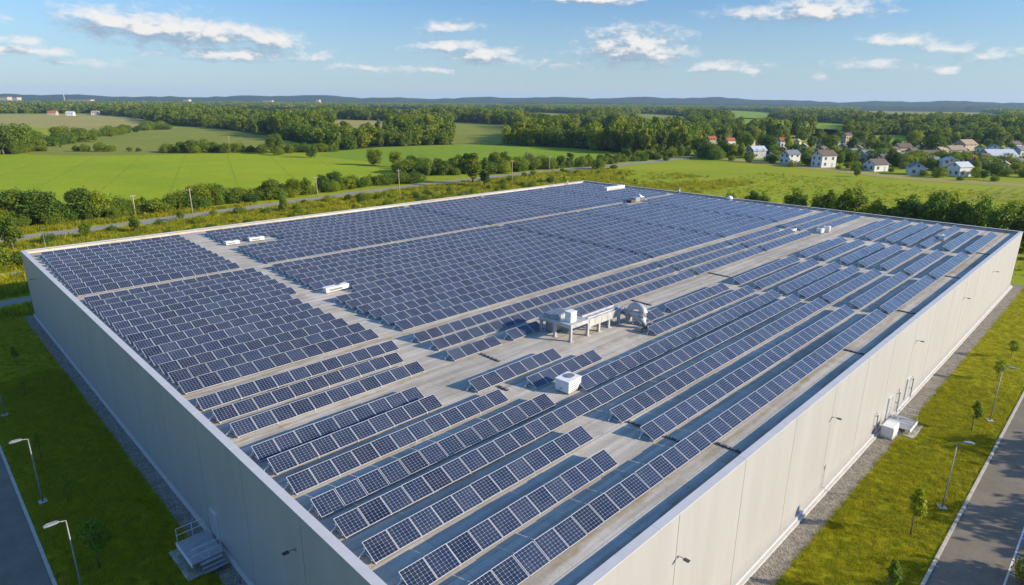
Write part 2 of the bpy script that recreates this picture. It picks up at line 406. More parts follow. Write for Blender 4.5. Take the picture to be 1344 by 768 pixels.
BLADE = leaf_mat('grass_blades', (.20, .225, .008), (.28, .275, .010), (.33, .29, .022))
BARK = plain('bark', (.13, .105, .08), .95, .1, 0, .3, 5)

# ------------------------------------------------------------------ setting: ground, fields, roads
def sheet(name, pts, z, mat, kind='structure'):
    b = MB(); b.poly([(p[0], p[1], z) for p in pts]); o = b.build(name, mat); tag(o, kind=kind); 
    bm = bmesh.new(); bm.from_mesh(o.data)
    for f in bm.faces:
        if f.normal.z < 0: f.normal_flip()
    bmesh.ops.triangulate(bm, faces=bm.faces); bm.to_mesh(o.data); bm.free(); return o
sheet('ground', [(-9000, -9000), (12000, -9000), (12000, 12000), (-9000, 12000)], 0, MEADOW)
def smooth_px(pts, n=4):
    out = []; k = len(pts)
    for i in range(k):
        p0, p1, p2, p3 = (np.array(pts[(i+j) % k], float) for j in (-1, 0, 1, 2))
        for t in np.linspace(0, 1, n, endpoint=False):
            q = .5*((2*p1) + (-p0+p2)*t + (2*p0-5*p1+4*p2-p3)*t*t + (-p0+3*p1-3*p2+p3)*t**3)
            out.append((float(q[0]), max(float(q[1]), 137.5)))
    return out
def field(name, px, z, mat, smooth=True):
    q = smooth_px(px) if smooth else px
    return sheet(name, [G(*p) for p in q], z, mat)
CLEAR = {   # clearings seen between the woods (photograph outline of the open ground)
    'hay': [(-120, 153), (60, 151), (150, 152), (208, 163), (140, 173), (60, 168), (-120, 178)],
    'pasture': [(40, 203), (70, 190), (130, 178), (200, 171), (262, 167), (345, 179), (358, 197), (200, 203)],
    'far_hay': [(438, 158), (475, 158), (520, 161), (520, 178), (470, 186), (436, 178)],
    'far_pasture': [(592, 162), (640, 163), (672, 167), (670, 187), (620, 190), (592, 188)],
    'slope': [(755, 168), (805, 171), (806, 190), (750, 189)],
    'ridge_field': [(828, 151), (895, 153), (902, 171), (822, 170)],
    'far_green': [(960, 156), (1020, 157), (1110, 164), (1112, 178), (1010, 177), (960, 174)],
    'light_field': [(1130, 142.5), (1200, 142), (1305, 149), (1310, 163), (1140, 161)],
    'paddock': [(1140, 179), (1196, 179), (1200, 193), (1135, 192)],
    'strip_a': [(285, 144), (440, 149), (440, 156), (285, 151)],
    'strip_b': [(690, 148), (765, 151), (765, 160), (690, 157)],
    'strip_c': [(470, 143), (560, 145), (560, 151), (470, 149)],
    'strip_d': [(925, 145), (1015, 148), (1018, 156), (925, 154)],
    'strip_e': [(-60, 136), (60, 137), (60, 142.5), (-60, 141.5)],
    'strip_f': [(1010, 168), (1105, 171), (1105, 181), (1010, 178)],
    'strip_g': [(690, 163), (745, 166), (745, 177), (690, 174)],
    'thin_strip': [(612, 143), (684, 144.5), (684, 150), (612, 149)],
}
field('field_crop', [(-160, 206), (0, 203), (210, 200.5), (400, 204), (462, 211), (520, 224), (470, 243), (380, 250), (300, 259), (180, 275), (100, 282), (-160, 312)], .05, CROP)
field('field_centre', [(418, 203), (470, 196), (560, 191), (650, 190), (740, 194), (805, 200), (830, 207), (760, 214), (640, 222), (540, 221), (480, 211)], .07, CROP2)
field('field_hay', CLEAR['hay'], .06, HAY); field('field_pasture', CLEAR['pasture'], .08, PASTURE)
for k, mt in (('far_hay', HAY), ('far_pasture', PASTURE), ('slope', PASTURE), ('ridge_field', PASTURE), ('far_green', CROP2), ('light_field', PASTURE), ('paddock', CROP2), ('thin_strip', PASTURE), ('strip_a', HAY), ('strip_b', PASTURE), ('strip_c', HAY), ('strip_d', CROP2), ('strip_e', HAY), ('strip_f', PASTURE), ('strip_g', PASTURE)):
    field('field_' + k, CLEAR[k], .09, mt)
field('field_verge', [(905, 206), (960, 212), (1060, 222), (1200, 237), (1360, 247), (1360, 243), (1200, 232), (1060, 217), (960, 208)], .06, HAY)
b = MB()
for k in range(7):
    a0 = G(1262 + k*16, 262 + k*1.0); a1 = G(1300 + k*16, 246.5 + k*.6); dv = (G(1270+k*16, 262+k) - a0)
    b.quad(a0 + Vector((0,0,.05)), a0 + dv + Vector((0,0,.05)), a1 + dv + Vector((0,0,.05)), a1 + Vector((0,0,.05)))
tag(b.build('field_garden_plots', PASTURE), kind='structure')

def road_strip(name, line, w, z, mat):
    b = MB(); P = [Vector((p[0], p[1], z)) for p in line]; prev = None
    for i, p in enumerate(P):
        t = (P[min(i+1, len(P)-1)] - P[max(i-1, 0)]).normalized(); n = Vector((-t.y, t.x, 0))*w/2
        cur = (p - n, p + n)
        if prev: b.quad(prev[0], cur[0], cur[1], prev[1])
        prev = cur
    return tag(b.build(name, mat), kind='structure')
ROADL = [(-120, 152), (-60, 156), (8.7, 159), (22, 160), (40, 162.8), (63, 166), (92, 171), (130, 175.5), (165, 176.5), (198, 176.5), (229, 174.5), (286, 173), (340, 178), (420, 200)]
road_strip('country_road', ROADL, 7.0, .06, OLDROAD)
sheet('left_road', [(-17, -60), (-8.95, -60), (-8.95, 100), (-17, 100)], .02, ASPHALT)
sheet('side_path', [(-40, 101.2), (4, 102.6), (30, 103.5), (30, 106.6), (4, 105.8), (-40, 104.6)], .04, OLDROAD)
sheet('farm_path', [(-60, 122.5), (40, 122.8), (40, 125.2), (-60, 125)], .04, OLDROAD)
sheet('right_road', [(-60, -60), (200, -60), (200, -8.55), (-60, -8.55)], .02, ASPHALT)
sheet('lawn_right', [(-1.2, -8.35), (200, -8.35), (200, -1.8), (-1.2, -1.8)], .03, LAWN)
sheet('lawn_left', [(-8.75, -60), (-1.2, -60), (-1.2, 101), (-8.75, 101)], .034, LAWN)
sheet('gravel_right', [(-1.2, -1.8), (124, -1.8), (124, -.02), (-1.2, -.02)], .05, GRAVEL)
sheet('gravel_left', [(-1.2, -.02), (-.02, -.02), (-.02, 95), (-1.2, 95)], .05, GRAVEL)
def kerb(name, x0, x1, y0, y1, along):
    b = MB(); n = int((x1-x0 if along == 'x' else y1-y0)); g = .012
    for k in range(n):
        if along == 'x': b.box(x0+k+g, x0+k+1-g, y0, y1, 0, .12)
        else: b.box(x0, x1, y0+k+g, y0+k+1-g, 0, .12)
    return tag(b.build(name, KERB), kind='structure')
kerb('kerb_right', -60, 200, -8.56, -8.36, 'x'); kerb('kerb_left', -8.96, -8.76, -60, 100, 'y')
b = MB()
b.box(-10, 90, -12.21, -12.09, .03, .034)
for k in range(36): b.box(0.2 + k*2.56, 0.32 + k*2.56, -17.2, -12.215, .03, .034)
tag(b.build('road_markings', LINE), kind='structure')

# hills on the horizon
def hills(name, px0, px1, dist, prof, mat, seed):
    rr = np.random.default_rng(seed); b = MB(); prev = None
    xs = np.arange(px0, px1 + 1, 12.0); ph = rr.uniform(0, 6.28, 6)
    for px in xs:
        r = ray(px, 133); az = math.atan2(r.y, r.x); c = Vector((CAM.x + math.cos(az)*dist, CAM.y + math.sin(az)*dist, 0)); f = Vector((math.cos(az), math.sin(az), 0))
        h = .8*np.interp(px, [p[0] for p in prof], [p[1] for p in prof])*(1 + .10*math.sin(px*.021+ph[0]) + .08*math.sin(px*.06+ph[1])) + 2.0*math.sin(px*.21+ph[2]) + 1.2*rr.normal()
        cur = [c - f*900 + Vector((0,0,-1)), c - f*350 + Vector((0,0,h*.62)), c + Vector((0,0,h)), c + f*500 + Vector((0,0,h*.7)), c + f*900 + Vector((0,0,-1))]
        if prev:
            for i in range(4): b.quad(prev[i], cur[i], cur[i+1], prev[i+1])
        prev = cur
    return tag(b.build(name, mat, smooth=True), kind='structure')
m = NM('wooded_hill', .95, .05); m.color(m.ramp(m.noise(.02, m.pos(), 8, .75), [(.3, (.016, .032, .012)), (.6, (.035, .058, .018)), (.8, (.09, .10, .04))])); m.bump(m.noise(.05, m.pos(), 5), 1, 8); HILL = m.mat
hills('hills', -400, 1750, 5600, [(-400, 46), (0, 58), (300, 60), (430, 80), (560, 62), (680, 74), (800, 92), (900, 86), (1050, 66), (1250, 62), (1750, 58)], HILL, 3)
hills('hills', -400, 1750, 4300, [(-400, 20), (0, 24), (300, 20), (560, 24), (800, 34), (1000, 30), (1250, 26), (1750, 24)], HILL, 5)

# ------------------------------------------------------------------ the warehouse
BL, BW, ZT, ZR = 121.3, 93.4, 9.6, 9.15      # length, width, parapet top, roof surface
wh = empty('warehouse', (0, 0, 0), 0, 'huge flat-roofed warehouse with pale panel walls, covered in solar panels', 'building')
def facade(axis, const, sgn, length, off):
    b = MB(); t = .12; edges = [0]; x = off
    while x < length - 1: edges.append(x); x += 7.4
    edges.append(length)
    for a, c in zip(edges[:-1], edges[1:]):
        a2, c2 = a + (.022 if a > 0 else 0), c - (.022 if c < length else 0)
        lo, hi = sorted((const, const - sgn*t))
        if axis == 'x': b.box(a2, c2, lo, hi, .3, ZT-.06)
        else: b.box(lo, hi, a2, c2, .3, ZT-.06)
    lo, hi = sorted((const - sgn*.125, const - sgn*.38))
    if axis == 'x': b.box(.4, length-.4, lo, hi, .0, ZT-.07, 1)
    else: b.box(lo, hi, .4, length-.4, .0, ZT-.07, 1)
    b.build('wall', [WALL, SEAL], wh)
facade('x', 0.0, -1, BL, 6.6); facade('x', BW, 1, BL, 6.6); facade('y', 0.0, -1, BW, 5.9); facade('y', BL, 1, BW, 5.9)
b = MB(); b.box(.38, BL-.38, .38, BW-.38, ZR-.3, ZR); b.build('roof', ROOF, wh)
b = MB(); o = .04; w = .46
def cop(a, c, f):
    n = int((c-a)/3.0); st_ = (c-a)/n
    for k in range(n): f(a + k*st_ + (.006 if k else 0), a + (k+1)*st_ - (.006 if k < n-1 else 0), random.uniform(-.004, .004))
for y0, y1 in ((-o, w), (BW-w, BW+o)): cop(-o, BL+o, lambda p, q, z: b.box(p, q, y0, y1, ZT-.055, ZT+z))
for x0, x1 in ((-o, w), (BL-w, BL+o)): cop(w+.002, BW-w-.002, lambda p, q, z: b.box(x0, x1, p, q, ZT-.055, ZT+z))
b.build('coping', COPING, wh)
b = MB(); b.box(-.14, BL+.14, -.40, -.002, .0, .20); b.box(-.14, BL+.14, -.20, -.002, .204, .42); b.box(-.14, BL+.14, BW+.002, BW+.14, 0, .42); b.box(-.14, -.002, 0, BW, 0, .42); b.box(BL+.002, BL+.14, 0, BW, 0, .42)
b.build('plinth', PLINTH, wh)
# membrane upstand and sealing strip inside the parapet
b = MB(); b.box(.385, BL-.385, .382, .50, ZR+.002, ZR+.30); b.box(.385, BL-.385, BW-.50, BW-.382, ZR+.002, ZR+.30)
b.box(.382, .50, .505, BW-.505, ZR+.002, ZR+.30); b.box(BL-.50, BL-.382, .505, BW-.505, ZR+.002, ZR+.30); b.build('upstand', ROOF, wh)
# doors
def wall_door(name, mtx, lab):
    d = MB(); d.box(-.5, .5, -.09, -.003, .45, 2.65, 0, mtx); o = d.build('door', DOORM, wh); tag(o, lab)
    f = MB(); f.box(-.58, -.503, -.12, -.003, .45, 2.73, 0, mtx); f.box(.503, .58, -.12, -.003, .45, 2.73, 0, mtx); f.box(-.5, .5, -.12, -.003, 2.653, 2.73, 0, mtx)
    f.build('frame', ALU, o); h = MB(); h.bar(mtx @ Vector((.38, -.13, 1.5)), mtx @ Vector((.24, -.13, 1.5)), .03); h.build('handle', DARK, o)
MR = lambda u: Matrix.Translation((u, 0, 0))
ML = lambda v: Matrix.Translation((0, v, 0)) @ Matrix.Rotation(R(-90), 4, 'Z')
wall_door('door', MR(53.3), None); wall_door('door', MR(59.5), None); wall_door('door', ML(26.9), None)

def wall_lamp(i, pos, rz, label):
    t = empty('wall_lamp', pos, rz, label, 'wall lamp', 'lamps along the warehouse walls'); t.scale = (.65, .65, .65)
    a = MB(); a.box(-.10, .10, -.06, -.002, -.12, .12); a.build('bracket', GALV, t)
    a = MB(); a.tube([(0, -.06, .02), (0, -.3, .12), (0, -.62, .12)], .028); a.build('arm', DARK, t)
    a = MB(); a.box(-.17, .17, -1.05, -.56, .07, .15); a.box(-.13, .13, -1.0, -.6, .045, .068, 1); a.build('lamp_head', [DARK, WHITE], t)
RW = [(14.2, 'sunlit long wall, nearest the camera'), (36.2, 'sunlit long wall, second from the near corner'), (59.4, 'sunlit long wall, third from the near corner'), (80.5, 'sunlit long wall, fourth from the near corner'), (99, 'sunlit long wall, fifth and farthest from the near corner')]
for i, (u, l) in enumerate(RW): wall_lamp(i, (u, 0, 6.8), 0, 'dark bracket lamp on the ' + l)
wall_lamp(7, (0, 14.2, 7.0), R(-90), 'dark bracket lamp high on the shaded left wall')
wall_lamp(8, (0, 84.4, 7.4), R(-90), 'small bracket lamp at the far end of the shaded left wall')

# ------------------------------------------------------------------ solar rows
PW, PITCH, SL, TILT = 1.318, 1.34, 1.22, R(24)
def panel_mesh(w, h):
    b = MB(); fr, th = .024, .04
    b.box(0, w, 0, fr, -th, 0); b.box(0, w, h-fr, h, -th, 0); b.box(0, fr, fr, h-fr, -th, 0); b.box(w-fr, w, fr, h-fr, -th, 0)
    b.box(fr, w-fr, fr, h-fr, -th+.004, -.006, 1)
    me = b.mesh('solar_panel', [FRAME, CELLS]); uv = me.uv_layers.new(name='UVMap')
    for pl in me.polygons:
        for li in pl.loop_indices:
            co = me.vertices[me.loops[li].vertex_index].co; uv.data[li].uv = ((co.x-fr)/(w-2*fr), (co.y-fr)/(h-2*fr))
    return me
PM = panel_mesh(PW, SL); SLB = 1.5; PMB = panel_mesh(PW, SLB)
SEC = ['by the left wall', 'second section', 'middle section', 'fourth section', 'by the far end parapet']
ROWS = []   # (bank, index, v, section, u0, u1, extra)
A = {1: 2.45, 2: 5.15, 3: 7.95, 4: 10.45, 5: 12.7, 6: 15.45, 7: 18.0, 8: 19.95}
segsA = {
 1: [(0, 1.4, 57.4, 'long run of the '), (2, 58.4, 76.4, ''), (3, 77.4, 96.0, ''), (4, 97.0, 116.9, '')],
 2: [(0, 1.1, 17.1, ''), (1, 19.6, 56.4, ''), (2, 58.0, 76.0, ''), (3, 77.2, 93.8, ''), (4, 96.8, 117.7, '')],
 3: [(0, 1.0, 17.9, ''), (1, 20.1, 57.1, ''), (2, 57.9, 76.3, ''), (3, 77.6, 94.0, ''), (4, 96.4, 118.0, '')],
 4: [(0, 0.95, 56.3, 'long run of the '), (2, 57.7, 76.4, ''), (3, 77.3, 93.7, ''), (4, 96.4, 118.2, '')],
 5: [(0, 0.9, 18.9, ''), (1, 22.2, 56.5, ''), (2, 57.8, 76.0, ''), (3, 77.2, 93.9, ''), (4, 96.8, 117.6, '')],
 6: [(0, 0.9, 17.9, ''), (1, 19.8, 28.7, 'short piece, '), (1, 35.9, 56.0, 'longer piece past the plant, '), (2, 57.6, 75.9, ''), (3, 77.2, 94.2, ''), (4, 96.4, 118.2, '')],
 7: [(0, 1.0, 13.7, ''), (1, 16.3, 26.3, 'short piece, '), (1, 37.3, 41.4, 'three panels beside the duct, '), (1, 42.8, 55.9, 'piece past the plant, '), (2, 57.6, 76.0, ''), (3, 77.2, 94.0, ''), (4, 97.0, 118.2, '')],
 8: [(0, 0.9, 13.6, '')]}
for k, sg in segsA.items():
    for s, a, c, ex in sg: ROWS.append(('A', k, A[k], s, a, c, ex))
Bm = {1: 23.65, 2: 26.35, 3: 28.85}
segsM = {1: [(0, 1.1, 16.4, ''), (1, 18.8, 25.2, 'sunlit piece before the plant, '), (1, 25.6, 29.7, 'shaded piece behind the plant, '), (1, 32.2, 57.0, 'piece past the plant, '), (2, 58.2, 76.2, ''), (3, 77.4, 93.8, ''), (4, 98.8, 118.4, '')],
         2: [(0, 1.0, 16.9, ''), (1, 19.3, 56.9, ''), (2, 58.2, 76.2, ''), (3, 77.4, 94.0, ''), (4, 96.5, 118.2, '')],
         3: [(0, .85, 17.0, ''), (1, 19.2, 56.9, ''), (2, 58.2, 76.2, ''), (3, 77.4, 94.0, ''), (4, 96.5, 118.2, '')]}
for k, sg in segsM.items():
    for s, a, c, ex in sg: ROWS.append(('M', k, Bm[k], s, a, c, ex))
NB, NC = 14, 11
for k in range(NB):
    v = 32.4 + 2.2*k; l2 = 19.9 + .14*max(0, k-4)
    for s, a, c in ((0, .9, 17.4 + .12*k), (1, l2, 60.4), (2, 61.6, 80.9), (3, 81.7, 100.6), (4, 101.4, 118.4)):
        if s == 1 and k in (6, 7): a += 3.2
        if s == 3 and k >= 13: c = 96.5
        if s == 4 and k >= 13: a = 104.5
        ROWS.append(('B', k+1, v, s, a, c, ''))
for k in range(NC):
    v = 65.15 + 2.3*k; l1 = .95 + .07*k
    for s, a, c in ((0, l1, 19.3 + .06*k), (1, 21.9 + .1*k, 60.4), (2, 61.6, 80.9), (3, 81.7, 100.6), (4, 101.4, 118.4)):
        if s == 1 and k in (5, 6): a = 30.2
        if s == 4 and k in (5, 6): c = 110.5
        ROWS.append(('C', k+1, v, s, a, c, ''))
def row_label(bank, k, s, ex):
    if bank == 'A': return f'{ex}{ORD[k]} solar panel row from sunlit parapet, {SEC[s]}'
    if bank == 'M': return f'{ex}{("", "front", "middle", "rear")[k]} row of three-row solar bank, {SEC[s]}'
    if bank == 'B': return f'{ORD[k]} solar panel row behind the three-row bank, {SEC[s]}'
    return f'{ORD[k]} solar panel row behind the rear walkway, {SEC[s]}'
GRP = {'A': 'solar panel rows along the sunlit parapet', 'M': 'solar panel rows of the three-row bank', 'B': 'solar panel rows of the dense middle block', 'C': 'solar panel rows of the rear block'}
ct, st = math.cos(TILT), math.sin(TILT)
row_cache = {}
for (bank, k, v, s, u0, u1, ex) in ROWS:
    n = max(1, int((u1 - u0 + .05)/PITCH)); pitch = (u1 - u0)/n if abs((u1-u0)/n - PITCH) < .05 else PITCH
    dense = bank in 'BC'; SLr = SLB if dense else SL; tilt = R(18 if dense else 25) + R(random.uniform(-.6, .6)); ct, st = math.cos(tilt), math.sin(tilt)
    zb = .16 if not dense else .14
    t = empty('solar_panel_row', (u0, v, ZR), R(random.uniform(-.05, .05)), row_label(bank, k, s, ex), 'solar panels', GRP[bank])
    for i in range(n):
        o = link('solar_panel', PMB if dense else PM, t, (i*pitch, random.uniform(-.008, .008), zb + random.uniform(-.006, .006)))
        o.rotation_euler = (tilt + R(random.uniform(-.9, .9)), R(random.uniform(-.35, .35)), 0)
    L = n*pitch - .03
    f = MB()
    for q in (.22, .78):
        f.box(-.06, L+.06, q*SLr*ct-.02, q*SLr*ct+.02, zb+q*SLr*st-.095, zb+q*SLr*st-.052)
    step = 2
    xs = [min(L-.1, max(.1, i*pitch)) for i in range(0, n+1, step)]
    if xs[-1] < L-.5: xs.append(L-.1)
    for x in xs:
        f.bar((x, .08, .045), (x, SLr*ct+.03, .045), .05)
        f.bar((x, SLr*ct-.05, .045), (x, SLr*ct-.05, zb+st*SL-.06), .04)
        f.bar((x, .1, .045), (x, .14, zb+.02), .04)
    f.bar((-.38, .80*SLr*ct, .10), (.1, .80*SLr*ct, zb+.5*SLr*st), .035)
    for x in xs:
        f.box(x-.2, x+.2, SLr*ct-.12, SLr*ct+.08, .003, .10, 1)
    f.build('mounting_frame', [ALU, CONCRETE], t)

# ------------------------------------------------------------------ roof plant
def rooft(name, u, v, rz, label, cat, group=None): return empty(name, (u, v, ZR), rz, label, cat, group)
t = rooft('ventilation_plant', 29.1, 20.0, 0, 'big pale ventilation plant with raised duct and legs in the middle of the roof', 'roof plant')
H = 1.2
b = MB(); b.box(0, 2.6, .05, 3.9, H, H+.34); b.build('platform', DUCT, t, bevel=.02)
b = MB(); b.box(2.6, 7.4, .0, 1.35, H-.42, H+.30); b.box(2.6, 7.4, .25, .38, H+.30, H+.42); b.box(2.6, 7.4, .9, 1.02, H+.30, H+.42)
for x in np.arange(3.4, 7.4, .95): b.box(x, x+.05, -.02, 1.37, H-.44, H+.32)
b.build('duct', DUCT, t, bevel=.015)
for x, y in ((.12, .15), (.12, 2.0), (.12, 3.7), (2.4, 3.7), (2.45, .1), (4.1, .1), (5.6, .1), (7.2, .1), (4.1, 1.2), (5.6, 1.2), (7.2, 1.2)):
    b = MB(); top = H if x < 2.5 else H-.42
    b.box(x-.11, x+.11, y-.11, y+.11, .06, top); b.box(x-.22, x+.22, y-.22, y+.22, .002, .058); b.build('leg', DUCT, t)
b = MB(); b.box(.55, 1.35, .55, 1.25, H+.34, H+1.25); b.box(.50, 1.40, .50, 1.30, H+1.253, H+1.31); b.build('fan_housing', WHITE, t, bevel=.02)
b = MB(); b.box(.2, 2.4, 2.0, 3.6, H+.34, H+.62)
for k in range(6): b.box(.3+k*.35, .5+k*.35, 2.1, 3.5, H+.62, H+.70)
b.build('coil_unit', GALV, t)
b = MB(); b.box(.5, 1.9, 2.6, 3.5, .1, 1.1); b.build('control_cabinet', GALV, t, bevel=.02)
b = MB()
HP = [Vector(q) for q in ((7.38, .75, H-.05), (7.9, .7, H-.08), (8.25, .25, H-.2), (8.1, -.35, H-.25), (7.8, -.68, H-.3))]
hp = []
for k in range(len(HP)-1):
    for q in range(6): hp.append(HP[k].lerp(HP[k+1], q/6))
b.tube(hp + [HP[-1]], [.36 + .035*(i % 2) for i in range(len(hp)+1)], 14); b.build('flexible_hose', GALV, t, smooth=True)
b = MB()
P = [(8.4, -.9, .35), (8.4, -.9, 1.2)]
for a in np.linspace(180, 0, 10): P.append((8.4, -1.75 + .85*math.cos(R(a)), 1.2 + .85*math.sin(R(a))))
P += [(8.4, -2.6, .8), (8.4, -2.6, .0)]
P = [(x-.6, y+.2, z) for x, y, z in P]
b.tube(P, .33, 14); b.build('curved_pipe', DUCT, t, smooth=True)
for px in (6.6, 8.5):
    b = MB(); b.box(px, px+.4, -2.9, -2.5, .02, .42); b.build('valve_box', GALV, t)
def roof_box(u, v, l, w, h, rz, label, lid=True, mats=(WHITE, GALV), group='white units on the roof'):
    t = rooft('roof_unit', u, v, rz, label, 'roof unit', group)
    b = MB(); b.box(-l/2, l/2, -w/2, w/2, .10, h); b.build('casing', mats[0], t, bevel=.03)
    b = MB(); b.box(-l/2-.04, l/2+.04, -w/2-.04, w/2+.04, h+.003, h+.06); b.build('lid', mats[0], t, bevel=.02)
    b = MB(); b.box(-l/2+.05, -l/2+.15, -w/2, w/2, .002, .098); b.box(l/2-.15, l/2-.05, -w/2, w/2, .002, .098); b.build('skid', mats[1], t)
    b = MB(); n = max(2, int(l/.3))
    for k in range(4): b.box(-l*.36, l*.2, -w/2-.03, -w/2-.001, .2+k*(h-.3)/4, .2+k*(h-.3)/4+.055)
    b.build('grille', POST, t)
    b = MB(); b.tube([(l*.12, 0, h+.063), (l*.12, 0, h+.14)], min(l, w)*.30, 16); b.build('fan_ring', GALV, t)
    b = MB(); b.tube([(l*.12, 0, h+.142), (l*.12, 0, h+.15)], min(l, w)*.25, 16); b.build('fan_guard', POST, t)
    b = MB(); b.tube([(-l/2-.02, 0, .4), (-l/2-.3, 0, .4), (-l/2-.3, 0, 0.02)], .035, 6); b.build('conduit', POST, t); return t
roof_box(21.6, 13.95, 1.55, 1.25, .95, R(4), 'white boxy roof unit standing between two near panel rows')
roof_box(22.2, 48.5, 2.9, .8, .55, R(2), 'low white roof unit in the cross aisle of the dense block')
roof_box(23.2, 80.0, 1.9, .8, .5, 0, 'left one of two white units at the rear block aisle')
roof_box(26.9, 80.2, 2.2, .8, .5, R(-3), 'right one of two white units at the rear block aisle')
roof_box(115.6, 79.2, 7.5, 1.1, .75, R(2), 'long white roof unit near the far roof corner')
roof_box(98.9, 23.2, 1.1, .9, .9, R(10), 'white unit with dark side beside the far bare strip')
roof_box(97.0, 23.6, .9, .9, .75, R(-8), 'small pale unit next to the far bare strip')
roof_box(104.8, 8.2, 1.2, .8, .9, R(20), 'small pale unit between the front rows near the far end')
roof_box(94.8, 27.3, 2.4, .8, .35, R(6), 'flat pale hatch in the gap of the three-row bank')
t = rooft('dome_vent', 120.0, 51.3, 0, 'round white dome vent at the far end parapet', 'roof vent', None)
b = MB(); b.tube([(0, 0, 0), (0, 0, .35)], .5, 16); b.build('collar', GALV, t, smooth=False)
b = MB(); b.tube([(0, 0, .35), (0, 0, .6), (0, 0, .85), (0, 0, 1.0)], [.72, .7, .5, .12], 16); b.build('dome', WHITE, t, smooth=True)
t = rooft('pipe_manifold', 102.6, 64.2, 0, 'tangled grey pipe machine standing on the rear walkway', 'roof plant')
b = MB(); b.box(-.4, 1.2, -.6, .6, .1, .9); b.build('pump_housing', GALV, t, bevel=.03)
b = MB()
for k in range(5): b.tube([(1.2, -.5+k*.25, .5), (1.8+.2*k, -.5+k*.25, 1.0 + .1*k), (2.6, -.6+k*.3, .9), (3.0, -.6+k*.3, .0)], .09, 8)
b.build('pipe', ALU, t, smooth=True)
b = MB(); b.box(-2.2, -.6, -.7, .5, .1, .6); b.build('tank', RUBBER, t, bevel=.05)
def vent_stub(u, v, h, r, label):
    t = rooft('vent_pipe', u, v, 0, label, 'vent pipe', 'vent pipes on the roof')
    b = MB(); b.tube([(0, 0, 0), (0, 0, h)], r, 10); b.build('pipe', GALV, t, smooth=True)
    b = MB(); b.tube([(0, 0, h+.02), (0, 0, h+.12)], [r*1.7, r*1.1], 10); b.build('cap', GALV, t, smooth=True)
vent_stub(120.3, 64.0, 1.3, .17, 'grey vent pipe where the rear walkway meets the far parapet')
vent_stub(113.5, 92.4, 1.2, .12, 'thin dark vent pipe on the far rear parapet')
# cable channels across bare strips
def channel(u, v0, v1, label):
    t = rooft('cable_channel', u, v0, 0, label, 'cable channel', 'dark cable channels crossing the roof')
    b = MB(); L = v1 - v0; b.box(-.09, .09, 0, L, .02, .09); b.build('tray', RUBBER, t)
    b = MB()
    for y in np.arange(.15, L-.1, .45): b.box(-.12, .12, y, y+.08, .092, .115); b.box(-.14, .14, y, y+.08, .002, .018)
    b.build('bracket', GALV, t)
NM_ = ['nearest', 'second', 'third', 'fourth', 'fifth']
for i, u in enumerate((22.4, 45.0, 60.6, 80.4, 98.8)): channel(u, .55, 2.42, f'{NM_[i]} dark channel between the front panel row and the sunlit parapet')
for i, (u, a, c, l) in enumerate(((21.5, 21.2, 23.5, 'left'), (43.4, 21.0, 23.5, 'middle'), (60.0, 20.6, 23.5, 'right'))): channel(u, a, c, f'{l} dark channel crossing the bare strip before the three-row bank')
for i, (u, a, c, l) in enumerate(((20.8, 3.8, 5.1, 'second and third'), (20.7, 6.4, 7.9, 'third and fourth'),)): channel(u, a-.2, c, f'dark channel in the near cross aisle behind the {("first","second")[i]} front row')
channel(18.2, 16.8, 17.9, 'short dark channel in the cross aisle near the sixth front row')
# debris heap in the cross aisle
t = rooft('cable_coil', 30.8, 27.6, 0, 'tan cable coil heap lying in the middle row of the three-row bank', 'cable coil')
b = MB()
for k in range(5): b.tube([(.45*math.cos(a), .45*math.sin(a), .08+.07*k+.02*math.sin(3*a+k)) for a in np.linspace(0, 6.28, 20)], .045, 6)
b.build('coil', plain('tan_cable', (.45, .30, .15), .8), t, smooth=True)

# ------------------------------------------------------------------ stairs, platforms at the doors
def platform(loc, rz, lab, w, d, h):
    t = empty('loading_platform', loc, rz, lab, 'platform', 'stair platforms at the side doors')
    b = MB(); b.box(-w/2-.4, w/2+.4, -d-.5, 0, .02, .09); b.build('footing', CONCRETE, t, bevel=.02)
    b = MB(); b.box(-w/2, w/2, -d, -.15, h-.08, h); 
    for x in np.linspace(-w/2+.3, w/2-.3, 4): b.box(x, x+.02, -d+.02, -.17, h+.001, h+.012)
    b.build('deck', GALV, t)
    b = MB(); b.box(-w/2, w/2, -d-.07, -d-.003, h-.22, h+.05); b.build('kick_plate', WHITE, t)
    for x, y in ((-w/2+.1, -d+.1), (w/2-.1, -d+.1), (-w/2+.1, -.3), (w/2-.1, -.3)):
        b = MB(); b.box(x-.05, x+.05, y-.05, y+.05, .09, h-.082); b.build('leg', GALV, t)
    for sx in (-1, 1):
        b = MB(); x = sx*(w/2-.03)
        for y in (-d+.05, -d/2, -.25): b.bar((x, y, h), (x, y, h+1.05), .04)
        for z in (.55, 1.05): b.bar((x, -d+.05, h+z), (x, -.25, h+z), .035)
        b.build('railing', ALU, t)
    b = MB()
    for k in range(3): b.box(w/2+.05+k*.28, w/2+.33+k*.28, -d*.8, -.3, h-.14-k*.14, h-.10-k*.14)
    b.build('stair', GALV, t); return t
platform((53.1, -.15, 0), 0, 'grey steel platform with steps at the door of the sunlit wall', 2.6, 2.2, .55)
platform((-.15, 26.5, 0), R(-90), 'dark steel platform with railing at the door of the shaded wall', 3.0, 2.1, .8)
t = empty('electrical_cabinet', (50.6, -1.0, .05), 0, 'white cabinet beside the steel platform of the sunlit wall', 'cabinet')
b = MB(); b.box(-.9, .9, -.5, .5, .12, 1.15); b.build('casing', WHITE, t, bevel=.04)
b = MB(); b.box(-.95, .95, -.55, .55, 0, .118); b.build('base', CONCRETE, t)
b = MB(); b.box(-.85, -.02, -.53, -.502, .2, 1.05); b.box(.02, .85, -.53, -.502, .2, 1.05); b.build('door', WHITE, t)
